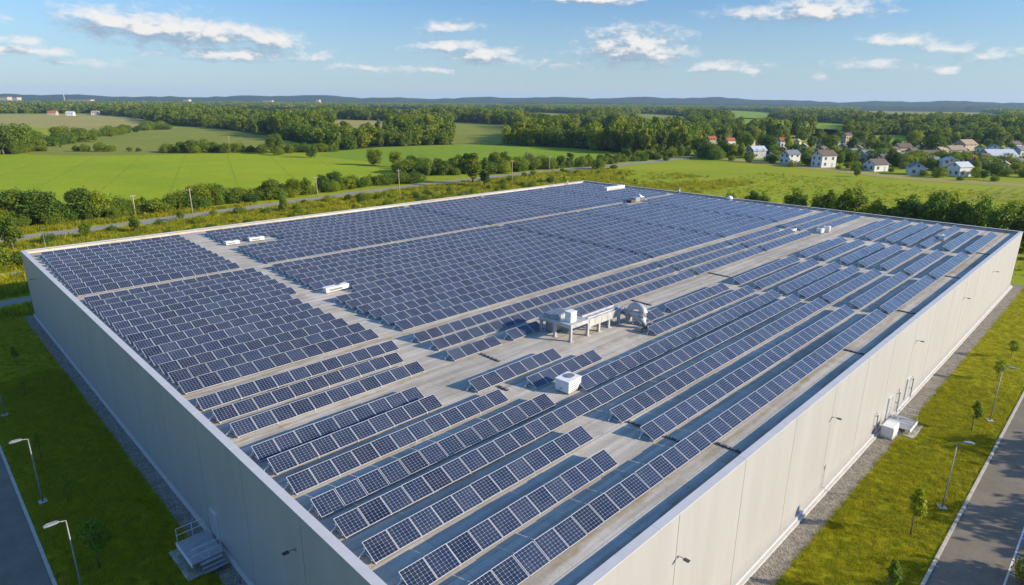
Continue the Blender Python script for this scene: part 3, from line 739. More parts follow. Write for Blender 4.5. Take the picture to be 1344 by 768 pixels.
b = MB(); b.box(-.12, -.06, -.55, -.531, .6, .8); b.build('handle', DARK, t)
for (u, l) in ((49.0, 'left'), (55.8, 'middle'), (60.6, 'right')):
    t = empty('downpipe', (u, -.02, 0), 0, f'{l} thin grey pipe against the foot of the sunlit wall', 'pipe', 'pipes on the sunlit wall')
    b = MB(); b.tube([(0, -.2, .05), (0, -.2, 2.4), (0, -.05, 2.55)], .05, 8); b.build('pipe', GALV, t, smooth=True)
    b = MB(); b.box(-.08, .08, -.2, -.01, 1.2, 1.25); b.box(-.08, .08, -.2, -.01, 2.2, 2.25); b.build('bracket', GALV, t)

# ------------------------------------------------------------------ street lamps and poles
def street_lamp(x, y, h, rz, label):
    t = empty('street_lamp', (x, y, 0), rz, label, 'street lamp', 'lamp posts beside the warehouse lawns')
    b = MB(); b.box(-.28, .28, -.28, .28, .0, .14); b.build('base', CONCRETE, t, bevel=.02)
    b = MB(); b.tube([(0, 0, .14), (0, 0, 1.0), (0, 0, h-.05)], [.062, .05, .036], 8); b.build('pole', POST, t, smooth=True)
    b = MB(); b.tube([(0, 0, h-.06), (.25, 0, h), (.5, 0, h+.03)], .032, 8); b.build('arm', POST, t, smooth=True)
    b = MB(); P = [(.3, .0), (.45, .11), (.9, .13), (1.1, .08), (1.1, -.08), (.9, -.13), (.45, -.11)]
    b.poly([(x, y, h+.12 if .4 < x < 1.1 else h+.07) for x, y in P]); b.poly([(x, y, h+.01) for x, y in P][::-1])
    for i in range(7):
        a, c = P[i], P[(i+1) % 7]; za = h+.12 if .4 < a[0] < 1.1 else h+.07; zc = h+.12 if .4 < c[0] < 1.1 else h+.07
        b.quad((a[0], a[1], h+.01), (c[0], c[1], h+.01), (c[0], c[1], zc), (a[0], a[1], za))
    b.build('lamp_head', GALV, t); return t
street_lamp(-7.7, 41.1, 5.5, R(180), 'grey lamp post on the shaded lawn, middle of three')
street_lamp(-7.8, 28.0, 5.5, R(180), 'grey lamp post on the shaded lawn, nearest the camera')
street_lamp(-7.6, 60.3, 5.5, R(180), 'grey lamp post on the shaded lawn, farthest of three')
street_lamp(41.2, -7.3, 5.7, R(-60), 'tall lamp post on the sunny lawn before the parking bays')
street_lamp(60.8, -7.1, 5.7, R(-60), 'lamp post farther along the sunny lawn towards the far corner')
def util_pole(px, pyb, pyt, label, wires=True):
    g = G(px, pyb); h = height_at(g, pyt)
    t = empty('utility_pole', (g.x, g.y, 0), R(random.uniform(-20, 20)), label, 'utility pole', 'wooden poles along the country road')
    lean = random.uniform(-.02, .02)*h
    b = MB(); b.tube([(0, 0, -.2), (lean*.5, 0, h*.5), (lean, 0, h)], [.16, .13, .10], 8); b.build('pole', WOOD, t, smooth=True)
    b = MB(); b.box(lean-.7, lean+.7, -.05, .05, h-.55, h-.43); b.build('crossarm', WOOD, t)
    for x in (-.6, 0, .6): 
        b = MB(); b.tube([(lean+x, 0, h-.43), (lean+x, 0, h-.25)], [.05, .03], 6); b.build('insulator', WHITE, t)
for a in ((178, 284, 255, 'leaning wooden pole among the roadside trees at the far left'), (253, 281, 247, 'wooden pole beside the country road left of the hedge'), (417, 259, 231, 'wooden pole beside the road before the bright crop field'),
          (525, 262, 222, 'wooden pole on the near verge with the shaded hedge behind'), (672, 242, 210, 'wooden pole right of the twin poplars'), (721, 224, 205, 'short wooden pole before the road bends away'),
          (302, 201, 178, 'distant wooden pole at the shrubs above the crop field'), (1048, 262, 258, None)):
    if a[3]: util_pole(*a)
street_lamp(7.5, 128, 6.0, R(120), 'lone lamp post behind the far left roof corner')

# ------------------------------------------------------------------ foliage prototypes
def lobes(rr, n, R0, H0, zc, shape):
    out = []
    for _ in range(n):
        while True:
            p = rr.uniform(-1, 1, 3)
            if np.linalg.norm(p) <= 1: break
        p = p/ (np.linalg.norm(p)+1e-6) * (np.linalg.norm(p)**.45)
        z = p[2]
        k = 1.0
        if shape == 'cone': k = max(.25, .62 - .45*z)
        if shape == 'round': k = 1.0
        if shape == 'egg': k = 1.0 - .22*max(z, 0) - .1*max(-z, 0)
        q = np.array([p[0]*R0*.72*k, p[1]*R0*.72*k, zc + z*H0*.42])
        out.append((q, R0*rr.uniform(.18, .46)*(.8 if shape in ('cone',) else 1)))
    return out
def leaves(rr, lb, n, size, jitter=.36):
    c = np.array([q for q, r in lb]); rad = np.array([r for q, r in lb])
    w = rad**2; idx = rr.choice(len(lb), n*2, p=w/w.sum())
    d = rr.normal(size=(n*2, 3)); d /= np.linalg.norm(d, axis=1)[:, None]
    pos = c[idx] + d*(rad[idx]*(1 + rr.normal(0, jitter, n*2)*.6 - .05))[:, None]*np.array([1, 1, .88])
    # drop leaves buried deep inside other lobes
    dist = np.linalg.norm(pos[:, None, :] - c[None], axis=2)/rad[None]
    dist[np.arange(n*2), idx] = 9
    keep = np.where(dist.min(1) > .62)[0][:n]
    pos, d = pos[keep], d[keep]; n = len(pos)
    nrm = d*.9 + rr.normal(0, .55, (n, 3)) + np.array([0, 0, .35]); nrm /= np.linalg.norm(nrm, axis=1)[:, None]
    a = np.cross(nrm, rr.normal(size=(n, 3))); a /= np.linalg.norm(a, axis=1)[:, None]; bb = np.cross(nrm, a)
    s = size*rr.uniform(.6, 1.3, n)[:, None]
    V = np.stack([pos - a*s*.62, pos - bb*s*.36 + nrm*s*.1, pos + a*s*.62, pos + bb*s*.36 + nrm*s*.1], axis=1)
    return V
def trunk_mesh(rr, H, r0, zlow, spread, nlimb=6, sides=7):
    b = MB(); top = H*.8
    k = [(0, 0, -.15), (rr.normal(0, .05), rr.normal(0, .05), zlow*.6), (rr.normal(0, .12), rr.normal(0, .12), zlow + (top-zlow)*.4), (rr.normal(0, .2), rr.normal(0, .2), top)]
    b.tube(k, [r0*1.25, r0, r0*.65, r0*.15], sides)
    for i in range(nlimb):
        a = i*2.4 + rr.uniform(-.4, .4); z = zlow + (top-zlow)*rr.uniform(0, .5); L = spread*rr.uniform(.55, .85)
        b.tube([(0, 0, z), (math.cos(a)*L*.5, math.sin(a)*L*.5, z+L*.35), (math.cos(a)*L, math.sin(a)*L, z+L*.75)], [r0*.45, r0*.28, r0*.08], 5)
    return b.mesh('trunk', BARK, True)
def proto(seed, H, Rr, zlow, shape, nlobe, nleaf, size, mat, limb=6, r0=.2):
    rr = np.random.default_rng(seed)
    lb = lobes(rr, nlobe, Rr, (H-zlow), (H+zlow)/2, shape)
    return quads_mesh('crown', leaves(rr, lb, nleaf, size), [mat]), trunk_mesh(rr, H, r0, zlow + .15*(H-zlow), Rr, limb)
# unit: every prototype is 8 m high
PRO = {
 'round': [proto(21, 8, 3.6, .9, 'round', 30, 3600, .42, LEAF), proto(22, 8, 3.8, .7, 'round', 34, 3800, .42, LEAF), proto(23, 8, 3.3, 1.2, 'egg', 28, 3300, .40, LEAF2)],
 'oval': [proto(31, 8, 2.6, .8, 'egg', 26, 2900, .38, LEAF2), proto(32, 8, 2.4, 1.0, 'egg', 24, 2700, .38, LEAF), proto(33, 8, 2.8, .6, 'cone', 30, 3000, .38, LEAF2)],
 'poplar': [proto(41, 8, 1.35, .6, 'cone', 34, 2600, .26, LEAF), proto(42, 8, 1.25, .4, 'egg', 32, 2500, .26, LEAF)],
 'bush': [proto(51, 8, 6.2, 0, 'round', 34, 3200, .62, LEAF2, 4), proto(52, 8, 5.4, 0, 'round', 28, 2900, .62, LEAF, 4), proto(53, 8, 7.0, 0, 'round', 36, 3300, .66, LEAF2, 4)],
 'silver': [proto(61, 8, 4.2, .5, 'round', 26, 3000, .42, LEAFG)],
 'sapling': [proto(71, 8, 2.1, 2.8, 'egg', 16, 800, .40, LEAF2, 7, .10), proto(72, 8, 1.9, 2.6, 'cone', 16, 700, .40, LEAF2, 7, .10)],
}
def tree(kind, x, y, h, label, wid=1.0, cat='tree', group=None, name='tree'):
    crown, trunk = random.choice(PRO[kind])
    t = empty(name, (x, y, 0), random.uniform(0, 6.28), label, cat, group)
    s = h/8.0; t.scale = (s*wid, s*wid, s)
    link('crown', crown, t); link('trunk', trunk, t); return t
SHAPEW = {'round': 'round dark', 'oval': 'oval light green', 'poplar': 'slim upright', 'bush': 'low spreading', 'silver': 'pale silvery', 'sapling': 'thin young'}
USED = set()
def uniq(first, rest):                  # first such tree, then "second ...", "third ..."
    lab = f'{first} {rest}'; k = 2
    while lab in USED: lab = f'{ORD[k]} {first} {rest}'; k += 1
    USED.add(lab); return lab
def px_trees(items, where, group, anchors=None):
    cnt = {}
    for it in sorted(items, key=lambda q: q[1]):
        kind, px, pb, pt = it[:4]; wid = it[4] if len(it) > 4 else 1.0
        g = G(px, pb); h = max(1.0, height_at(g, pt)); sh = kind == 'bush'; what = f'{SHAPEW[kind]} {"shrub" if sh else "tree"}'
        if anchors:
            a = min(anchors, key=lambda q: abs(q[0]-px) + 2.2*abs(q[1]-pb)); dx = px - a[0]
            rel = ('in front of' if pb > a[1] else 'behind') if abs(dx) < a[2]*.5 else ('left of' if dx < 0 else 'right of')
            al = a[7].replace(',', '')
            if len(al.split()) > 9: al = a[7].split(',')[0]
            if len(al.split()) > 9: al = ' '.join(al.split()[:8])
            lab = uniq(what, f'{rel} the {al}')
        else:
            cnt[kind] = cnt.get(kind, 0) + 1; lab = f'{ORD[cnt[kind]]} {what} from the left {where}'
        tree(kind, g.x, g.y, h, lab, wid, 'shrub' if sh else 'tree', group, 'shrub' if sh else 'tree')
# the hedgerow beyond the country road
hedge = [('round', -40, 305, 255), ('round', -12, 300, 258), ('round', 22, 297, 250, 1.15), ('round', 55, 296, 251, 1.2), ('oval', 82, 292, 262), ('round', 110, 290, 248, 1.15), ('round', 133, 288, 249, 1.1), ('bush', 155, 286, 268),
  ('oval', 170, 283, 263), ('oval', 190, 280, 257), ('round', 207, 277, 262), ('bush', 226, 276, 262), ('round', 243, 275, 257), ('round', 263, 272, 241, 1.1), ('round', 284, 270, 239), ('oval', 300, 267, 247), ('bush', 315, 266, 250),
  ('oval', 330, 264, 247), ('round', 345, 262, 246), ('round', 357, 261, 236, 1.1), ('oval', 372, 259, 240), ('round', 386, 258, 235), ('oval', 402, 256, 233), ('round', 424, 252, 230), ('round', 440, 250, 226, 1.1), ('oval', 458, 246, 232),
  ('bush', 478, 245, 236), ('bush', 498, 243, 230), ('bush', 514, 242, 234), ('bush', 535, 240, 233)]
px_trees(hedge, 'in the hedgerow beyond the country road', 'hedgerow trees beyond the country road')
group2 = [('round', 492, 217, 195, 1.0), ('round', 520, 219, 197, 1.05), ('round', 540, 222, 203, 1.1), ('bush', 556, 226, 207), ('oval', 562, 232, 212), ('round', 575, 226, 208), ('oval', 583, 231, 210), ('round', 597, 226, 207, 1.1),
  ('oval', 612, 229, 200, 1.1), ('round', 606, 222, 203), ('round', 650, 222, 200), ('oval', 663, 224, 198, 1.1), ('round', 678, 220, 205), ('silver', 694, 217, 201), ('bush', 640, 227, 215), ('bush', 560, 215, 208)]
px_trees(group2, 'in the shaded middle-field clump', 'trees of the clump before the middle field')
pop = [('poplar', 621, 241, 195, 1.6), ('poplar', 637, 246, 205, 1.5)]
px_trees(pop, 'of the tall pair at the rear parapet', 'twin tall trees between road and warehouse')
right = [('round', 736, 221, 203, .9), ('poplar', 748, 220, 198, 1.7), ('bush', 762, 219, 208), ('oval', 772, 217, 202), ('bush', 785, 222, 211), ('oval', 785, 224, 209), ('round', 797, 214, 201), ('oval', 812, 212, 200), ('oval', 824, 211, 194), ('oval', 838, 210, 198),
  ('round', 852, 209, 196), ('bush', 874, 211, 205), ('oval', 893, 208, 190), ('bush', 700, 231, 224), ('bush', 688, 232, 226), ('bush', 738, 226, 221), ('bush', 723, 240, 231), ('bush', 660, 243, 236)]
px_trees(right, 'by the road right of the twin trees', 'roadside trees right of the twin tall trees')
near = [('oval', 18, 330, 283, 1.0), ('oval', -20, 340, 290), ('oval', 113, 313, 290, 1.1), ('oval', 178, 306, 283), ('oval', 238, 290, 276, 1.1), ('oval', 373, 279, 256, 1.0), ('bush', 65, 320, 307), ('bush', 5, 352, 325), ('bush', 30, 350, 330), ('bush', 210, 296, 288), ('bush', 315, 283, 273), ('bush', 345, 281, 276),
  ('bush', 352, 282, 275), ('bush', 430, 266, 258), ('bush', 458, 264, 255), ('bush', 480, 264, 258), ('bush', 545, 258, 251), ('bush', 560, 257, 250), ('bush', 590, 252, 246), ('bush', 604, 251, 247), ('bush', 280, 283, 277), ('bush', 400, 268, 262), ('bush', 505, 258, 252), ('bush', 148, 306, 296)]
px_trees(near, 'on the rough verge before the road', 'trees and shrubs on the rough verge')
grove = [('round', -25, 205, 170, 1.1), ('round', 5, 203, 165, 1.1), ('round', 28, 200, 160, 1.2), ('round', 52, 198, 170), ('round', 80, 187, 165, 1.3), ('bush', 60, 190, 178), ('round', 106, 184, 167, 1.2), ('bush', 125, 180, 171), ('bush', 145, 176, 169), ('bush', 165, 174, 166), ('bush', 188, 171, 165), ('bush', 20, 202, 190), ('bush', 100, 199, 191), ('bush', 112, 199, 191), ('bush', 132, 199, 189), ('bush', 146, 199, 190), ('bush', 170, 199, 193), ('bush', 182, 199, 194), ('bush', 222, 201, 191), ('round', 238, 201, 186), ('round', 252, 201, 183, 1.1), ('bush', 268, 200, 186), ('round', 282, 200, 185, 1.1),
  ('bush', 296, 201, 188), ('bush', 312, 200, 187), ('bush', 330, 200, 191), ('bush', 345, 202, 189), ('round', 362, 201, 176, 1.1), ('bush', 380, 201, 190), ('round', 409, 207, 190), ('bush', 365, 204, 195)]
px_trees(grove, 'in the scrub line above the crop field', 'trees and shrubs above the crop field')
# the hedge outside the far end of the warehouse
far_end = [('bush', 960, 250), ('round', 990, 247), ('bush', 1004, 248), ('round', 1047, 246), ('bush', 1078, 250), ('oval', 1093, 243), ('round', 1115, 244), ('round', 1128, 246), ('oval', 1154, 253), ('oval', 1186, 254), ('round', 1200, 255),
  ('oval', 1228, 252), ('oval', 1240, 250), ('round', 1256, 252), ('oval', 1268, 257), ('bush', 1290, 264), ('round', 1330, 262), ('round', 1350, 262), ('bush', 1372, 270)]
fe_count = {}
far_end = [({'round': 'oval'}.get(k_, k_), px_, pt_ + random.uniform(0, 5)) for k_, px_, pt_ in far_end]
for i, (kind, px, pt) in enumerate(far_end):
    fe_count[kind] = fe_count.get(kind, 0) + 1
    X = 148 + 9*random.random(); r = ray(px, pt); P = CAM + r*((X - CAM.x)/r.x); hh = max(2.5, P.z)
    shb = kind == 'bush'
    tree(kind, P.x, P.y, hh*(1.0 if not shb else .97), f'{ORD[fe_count[kind]]} {SHAPEW[kind]} {"shrub" if shb else "tree"} from the left behind the far end parapet', (.40 if shb else 1.05), 'shrub' if shb else 'tree', 'hedge outside the far end of the warehouse', 'shrub' if shb else 'tree')
for (px, pb, pt, l) in ((1275, 566, 526, 'beside the taller lamp post'), (1195, 702, 640, 'in the middle of the sunny lawn'), (1164, 790, 735, 'nearest the camera on the sunny lawn'), (1308, 500, 472, 'beyond the lamp posts'), (1326, 470, 446, 'farthest along the sunny lawn')):
    g = G(px, pb); tree('sapling', g.x, g.y, height_at(g, pt), 'young tree with sparse leaves ' + l, 1.0, 'tree', 'young trees on the sunny lawn')
for (px, pb, pt, l) in ((131, 746, 680, 'between the two nearer lamp posts'), (90, 660, 620, 'beside the middle lamp post'), (54, 602, 566, 'between the middle and far lamp posts'), (34, 520, 492, 'beside the farthest lamp post'), (22, 480, 455, 'at the far end of the shaded lawn')):
    g = G(px, pb); tree('sapling', g.x, g.y, height_at(g, pt), 'young tree on the shaded lawn ' + l, 1.0, 'tree', 'young trees on the shaded lawn')
for (px, pb, pt) in ((1346, 768, 725),):
    g = G(px, pb); tree('bush', g.x+.4, g.y-.4, 1.9, 'low round shrub in the parking bays at the right edge', .8, 'shrub')
for i, (x, y, h) in enumerate(((42, -27, 9.5), (53, -29, 9), (29, -26.5, 8), (67, -30, 10), (18, -29, 10))):
    tree('round', x, y, h, f'{ORD[i+1]} broad tree of the row beyond the parking bays', 1.1, 'tree', 'trees beyond the parking bays')

# ------------------------------------------------------------------ village
TILE_R = plain('red_tiles', (.36, .10, .05), .85, .2, 0, .2, 1.5); TILE_B = plain('brown_tiles', (.13, .10, .08), .85, .2, 0, .2, 1.5); TILE_G = plain('grey_slates', (.15, .165, .18), .75, .3, 0, .18, 1.5)
TILE_T = plain('tan_tiles', (.32, .24, .165), .85, .2, 0, .18, 1.5); TILE_W = plain('pale_sheet_roof', (.42, .45, .48), .5, .4, 0, .08, 1)
RENDER_W = plain('white_render', (.56, .555, .54), .85, .2, 0, .06, .8); RENDER_T = plain('tan_render', (.42, .33, .24), .85, .2, 0, .1, .8); RENDER_G = plain('grey_render', (.40, .41, .42), .85, .2, 0, .1, .8)
WINDOW = NM('window_glass', .12, .6).color((.03, .04, .05)).mat
def house(px, pb, wpx, hh, rz, wall, roof, label, depth=1.0, pitch=.62, cat='house', chim=True):
    g = G(px, pb); dist = (g - CAM).length; W = wpx*dist/FPX*.78; D = min(W*depth*.8, 11.5); hw = hh
    t = empty('house', (g.x, g.y, 0), rz, label, cat, 'village houses')
    b = MB(); rise = D/2*pitch
    b.box(-W/2, W/2, -D/2, D/2, -.2, hw)
    for s in (-1, 1): b.poly([(s*(W/2-.001), -D/2, hw), (s*(W/2-.001), D/2, hw), (s*(W/2-.001), 0, hw+rise)])
    b.build('wall', wall, t)
    b = MB(); ov = .45; th = .18
    for s in (-1, 1):
        e = (D/2+ov); z0 = hw - ov*pitch + .03
        A0 = [(-W/2-ov, s*e, z0), (W/2+ov, s*e, z0), (W/2+ov, 0, hw+rise+.03), (-W/2-ov, 0, hw+rise+.03)]
        B0 = [(x, y, z+th) for x, y, z in A0]
        b.poly(A0); b.poly(B0)
        for i in range(4): b.quad(A0[i], A0[(i+1) % 4], B0[(i+1) % 4], B0[i])
    ro = b.build('roof', roof, t)
    if chim:
        b = MB(); b.box(W*.2-.35, W*.2+.35, D*.1-.3, D*.1+.3, hw+rise*.5, hw+rise+.9); b.box(W*.2-.42, W*.2+.42, D*.1-.37, D*.1+.37, hw+rise+.903, hw+rise+1.0); b.build('chimney', TILE_B, ro)
    def win(mtx, w=1.1, h=1.3):
        q = MB(); q.box(-w/2, w/2, -.05, -.012, 0, h, 0, mtx); o = q.build('window', WINDOW, t)
        q = MB(); q.box(-w/2-.1, -w/2-.003, -.08, -.003, -.1, h+.1, 0, mtx); q.box(w/2+.003, w/2+.1, -.08, -.003, -.1, h+.1, 0, mtx); q.box(-w/2, w/2, -.08, -.003, h+.003, h+.1, 0, mtx); q.box(-w/2, w/2, -.11, -.003, -.1, -.003, 0, mtx); q.box(-.035, .035, -.075, -.055, 0, h, 0, mtx)
        q.build('frame', PLINTH, o)
    def side(mtx, length, gable=False):
        n = max(2, int(length/3.2)); st_ = 1 if hw < 4.4 else 2
        for lv in range(st_):
            for i in range(n):
                x = (i+.5)/n*length - length/2
                if lv == 0 and i == n//2 and not gable: continue
                win(mtx @ Matrix.Translation((x, 0, .95+lv*2.7)))
        if gable: win(mtx @ Matrix.Translation((0, 0, hw+.15)), .9, 1.0)
    side(Matrix.Translation((0, -D/2, 0)), W); side(Matrix.Translation((-W/2, 0, 0)) @ Matrix.Rotation(R(-90), 4, 'Z'), D, True); side(Matrix.Translation((W/2, 0, 0)) @ Matrix.Rotation(R(90), 4, 'Z'), D, True)
    side(Matrix.Translation((0, D/2, 0)) @ Matrix.Rotation(R(180), 4, 'Z'), W)
    n = max(2, int(W/3.2)); x = (n//2+.5)/n*W - W/2
    q = MB(); q.box(x-.5, x+.5, -D/2-.06, -D/2-.003, 0, 2.1); o = q.build('door', DOORM, t)
    q = MB(); q.bar((x+.36, -D/2-.09, 1.05), (x+.22, -D/2-.09, 1.05), .04); q.build('handle', ALU, o)
    return t
FACE = R(-45)                 # turned so the long front faces the camera
HS = [
 (1036, 215, 22, 5.0, FACE+R(22), RENDER_W, TILE_G, 'white house with grey roof, leftmost of the front row'),
 (1080, 219, 26, 5.8, FACE+R(18), RENDER_W, TILE_B, 'tall white house with dark roof, second of the front row'),
 (1148, 224, 26, 3.2, FACE+R(20), RENDER_W, TILE_B, 'low white house under a big dark roof by the field edge'),
 (1201, 229, 24, 3.4, FACE+R(70), RENDER_W, TILE_G, 'white house with its gable and grey roof towards the field'),
 (1244, 224, 24, 4.4, FACE+R(65), RENDER_W, TILE_W, 'white gabled house with pale roof behind the white block'),
 (1258, 231, 22, 4.2, FACE+R(18), RENDER_W, TILE_W, 'white block house nearest the field at the right'),
 (1136, 213, 26, 4.0, FACE+R(25), RENDER_G, TILE_G, 'grey house with bluish roof behind the low white house'),
 (1188, 214, 22, 3.4, FACE+R(12), RENDER_G, TILE_G, 'grey low house behind the gabled white house'),
 (1222, 212, 30, 3.0, FACE+R(8), RENDER_T, TILE_B, 'long low house with brown roof in the second row'),
 (1307, 213, 38, 3.2, FACE+R(4), RENDER_G, TILE_W, 'long low building with pale sheet roof at the right'),
 (1303, 201, 18, 3.6, FACE+R(60), RENDER_W, TILE_G, 'white gabled house before the wood at the far right'),
 (992, 207, 22, 4.4, FACE+R(15), RENDER_G, TILE_W, 'grey house with pale roof at the left end of the village'),
 (933, 190, 12, 4.6, FACE+R(10), RENDER_T, TILE_R, 'house with bright red roof, leftmost among the trees'),
 (957, 192, 14, 4.2, FACE+R(15), RENDER_W, TILE_R, 'wide house with orange-red roof, second among the trees'),
 (1027, 193, 13, 4.8, FACE+R(5), RENDER_W, TILE_R, 'house with bright red roof in the middle of the trees'),
 (1053, 201, 13, 4.6, FACE+R(60), RENDER_T, TILE_T, 'small tan gabled house left of the orange roof'),
 (1075, 196, 12, 4.6, FACE+R(65), RENDER_T, TILE_B, 'tan house with steep brown roof in the middle of the village'),
 (1085, 192, 12, 5.2, FACE+R(30), RENDER_T, TILE_R, 'tan house with orange-red roof at the back of the village'),
 (1104, 202, 15, 4.6, FACE+R(60), RENDER_T, TILE_B, 'tan gabled house behind the tall white house'),
 (1110, 188, 11, 6.4, FACE+R(20), RENDER_T, TILE_B, 'tall narrow brown house standing above its neighbours'),
 (1126, 203, 13, 4.2, FACE+R(50), RENDER_T, TILE_T, 'tan house with sunlit tan roof behind the grey house'),
 (1134, 194, 12, 4.6, FACE+R(65), RENDER_T, TILE_R, 'small house with orange gable among the village trees'),
 (1183, 202, 20, 4.2, FACE+R(10), RENDER_T, TILE_B, 'wide tan house with brown roof right of the light trees'),
 (1265, 198, 22, 4.6, FACE+R(20), RENDER_T, TILE_T, 'large tan house with pale brown roof before the wood'),
 (1251, 203, 20, 3.2, FACE+R(5), RENDER_W, TILE_T, 'low white house before the large tan house'),
 (1207, 199, 12, 3.8, FACE+R(55), RENDER_W, TILE_T, 'small white house peeping out beside the big round tree'),
 (1274, 217, 16, 3.6, FACE+R(55), RENDER_T, TILE_R, 'small house with reddish wall behind the white block'),
 (984, 192, 12, 4.2, FACE+R(40), RENDER_T, TILE_B, 'brown house half hidden by trees left of the village'),
 (1046, 193, 10, 4.2, FACE+R(50), RENDER_T, TILE_T, 'little tan house right of the middle red roof'),
 (1338, 205, 18, 4.0, FACE+R(15), RENDER_G, TILE_G, 'grey house cut by the right edge of the photo'),
]
_rh = random.Random(12)
_adj = ['pale', 'small', 'low', 'narrow', 'plain', 'little', 'old', 'sunlit']
for _k, (_px, _pb) in enumerate(((918, 196), (945, 200), (1003, 200), (1062, 206), (1095, 197), (1118, 195), (1147, 198), (1160, 209), (1172, 205), (1196, 206), (1216, 202), (1233, 206), (1240, 215), (1285, 201), (1290, 214), (1318, 205), (1325, 218), (1330, 195), (1278, 224), (1222, 219), (1010, 211), (1060, 212), (1118, 209), (1158, 216), (1172, 212), (1232, 214), (1268, 209), (1292, 222), (1316, 226), (1335, 222), (1078, 204), (1026, 204), (970, 203), (1200, 212))):
    _rf, _rn = _rh.choice([(TILE_B, 'brown'), (TILE_G, 'grey'), (TILE_T, 'tan'), (TILE_B, 'brown'), (TILE_G, 'grey')]); _wl, _wn = _rh.choice([(RENDER_W, 'white'), (RENDER_T, 'tan'), (RENDER_G, 'grey')])
    HS.append((_px, _pb, _rh.uniform(11, 16), _rh.uniform(3.0, 4.2), FACE + R(_rh.uniform(0, 70)), _wl, _rf, f'{_adj[_k % 8]} {_wn} house with {_rn} roof, {ORD[_k+1]} half-hidden house from the left'))
for h in HS: house(*h)
for (px, pb, w, hh, wall, roof, l) in ((70, 151.5, 10, 4.5, RENDER_T, TILE_R, 'distant farmhouse with red roof above the hay field, leftmost'), (93, 152, 9, 4.5, RENDER_W, TILE_W, 'distant white farmhouse above the hay field, second'), (83, 148, 9, 4.8, RENDER_T, TILE_B, 'distant brown farmhouse above the hay field, highest'), (126, 151, 9, 4.5, RENDER_W, TILE_T, 'distant pale farmhouse above the hay field, rightmost')):
    house(px, pb, w, hh, FACE + R(10), wall, roof, l)
for i, (px, d, w, hh, l) in enumerate(((8, 4000, 40, 31, 'at the left edge'), (22, 4050, 30, 30, 'second from the left edge'), (107, 3900, 110, 22, 'long and tan, left of the mast'), (246, 3900, 28, 26, 'pale, before the middle hills'), (352, 3900, 50, 24, 'wide and pale, above the forest'), (418, 3900, 18, 30, 'with a tall pale front above the forest'))):
    r = ray(px, 133); f = Vector((r.x, r.y, 0)).normalized(); P = CAM + f*d
    t = empty('distant_building', (P.x, P.y, 0), FACE, 'far-off pale building on the horizon ' + l, 'building', 'buildings on the horizon')
    b = MB(); b.box(-w/2, w/2, -15, 15, -1, hh); b.build('wall', RENDER_T, t); b = MB(); b.box(-w/2-1, w/2+1, -16, 16, hh+.01, hh+1.5); b.build('roof', TILE_T, t)
r = ray(85, 133); f = Vector((r.x, r.y, 0)).normalized(); P = CAM + f*3900
t = empty('radio_mast', (P.x, P.y, 0), 0, 'thin far-off radio mast on the horizon at the left', 'mast')
b = MB(); b.tube([(0, 0, 0), (0, 0, 66)], [2.2, .9], 6); b.build('shaft', RENDER_G, t); b = MB(); b.tube([(0, 0, 55), (0, 0, 60)], 2.6, 8); b.build('antenna', GALV, t)
# village trees
vill = [('round', 905, 200, 178), ('round', 918, 204, 180), ('oval', 930, 207, 189), ('bush', 938, 210, 199), ('round', 948, 205, 184), ('round', 962, 206, 187), ('oval', 972, 208, 186), ('round', 978, 199, 174), ('bush', 982, 213, 203), ('round', 1006, 205, 178, 1.1), ('oval', 1000, 196, 172), ('round', 1018, 211, 196), ('bush', 1013, 214, 203), ('oval', 1033, 198, 176),
 ('round', 1043, 207, 189), ('round', 1057, 217, 199), ('bush', 1064, 217, 207), ('oval', 1063, 196, 178), ('round', 1088, 200, 176), ('oval', 1075, 190, 168), ('round', 1094, 210, 190, 1.1), ('oval', 1102, 216, 196), ('round', 1118, 199, 180), ('round', 1128, 190, 172, 1.2), ('round', 1143, 203, 180, 1.1), ('oval', 1150, 206, 183), ('round', 1158, 206, 186), ('oval', 1170, 218, 194, 1.2),
 ('bush', 1112, 221, 213), ('round', 1124, 232, 220), ('bush', 1124, 224, 214), ('round', 1175, 200, 183), ('round', 1199, 196, 170, 1.1), ('round', 1224, 205, 177, 1.15), ('round', 1213, 202, 180, 1.1), ('bush', 1223, 224, 213), ('bush', 1232, 233, 221), ('bush', 1212, 231, 225), ('round', 1253, 212, 199), ('round', 1291, 236, 223), ('bush', 1282, 233, 222), ('round', 1306, 231, 213, 1.1), ('bush', 1318, 231, 221),
 ('round', 1333, 229, 212), ('bush', 1345, 233, 222), ('bush', 1305, 238, 231), ('round', 1325, 200, 187), ('bush', 1288, 207, 201), ('bush', 1276, 205, 198), ('round', 1243, 196, 184), ('round', 1296, 193, 182, 1.1), ('oval', 1312, 196, 181), ('bush', 1186, 222, 214), ('round', 1160, 192, 176), ('round', 1100, 187, 170), ('round', 1052, 187, 172), ('round', 1020, 186, 170), ('round', 975, 188, 172), ('round', 940, 184, 170), ('bush', 960, 211, 205), ('round', 925, 196, 182), ('round', 1142, 192, 178), ('bush', 1040, 219, 211), ('bush', 1170, 226, 220), ('bush', 1260, 237, 231), ('bush', 1100, 222, 217)]
_rv = random.Random(5)
for _ in range(75):
    px_ = _rv.uniform(906, 1342); lo = 188 + (px_-905)*.018; pb_ = _rv.uniform(lo, 208 + (px_-905)*.025)
    if any(abs(px_-h[0]) < h[2]*.6+5 and -1 < pb_-h[1] < 12 for h in HS): continue
    vill.append((_rv.choice(['round', 'oval', 'round']), px_, pb_, pb_ - _rv.uniform(11, 20), _rv.uniform(.95, 1.25)))
px_trees(vill, '', 'trees among the village houses', HS)

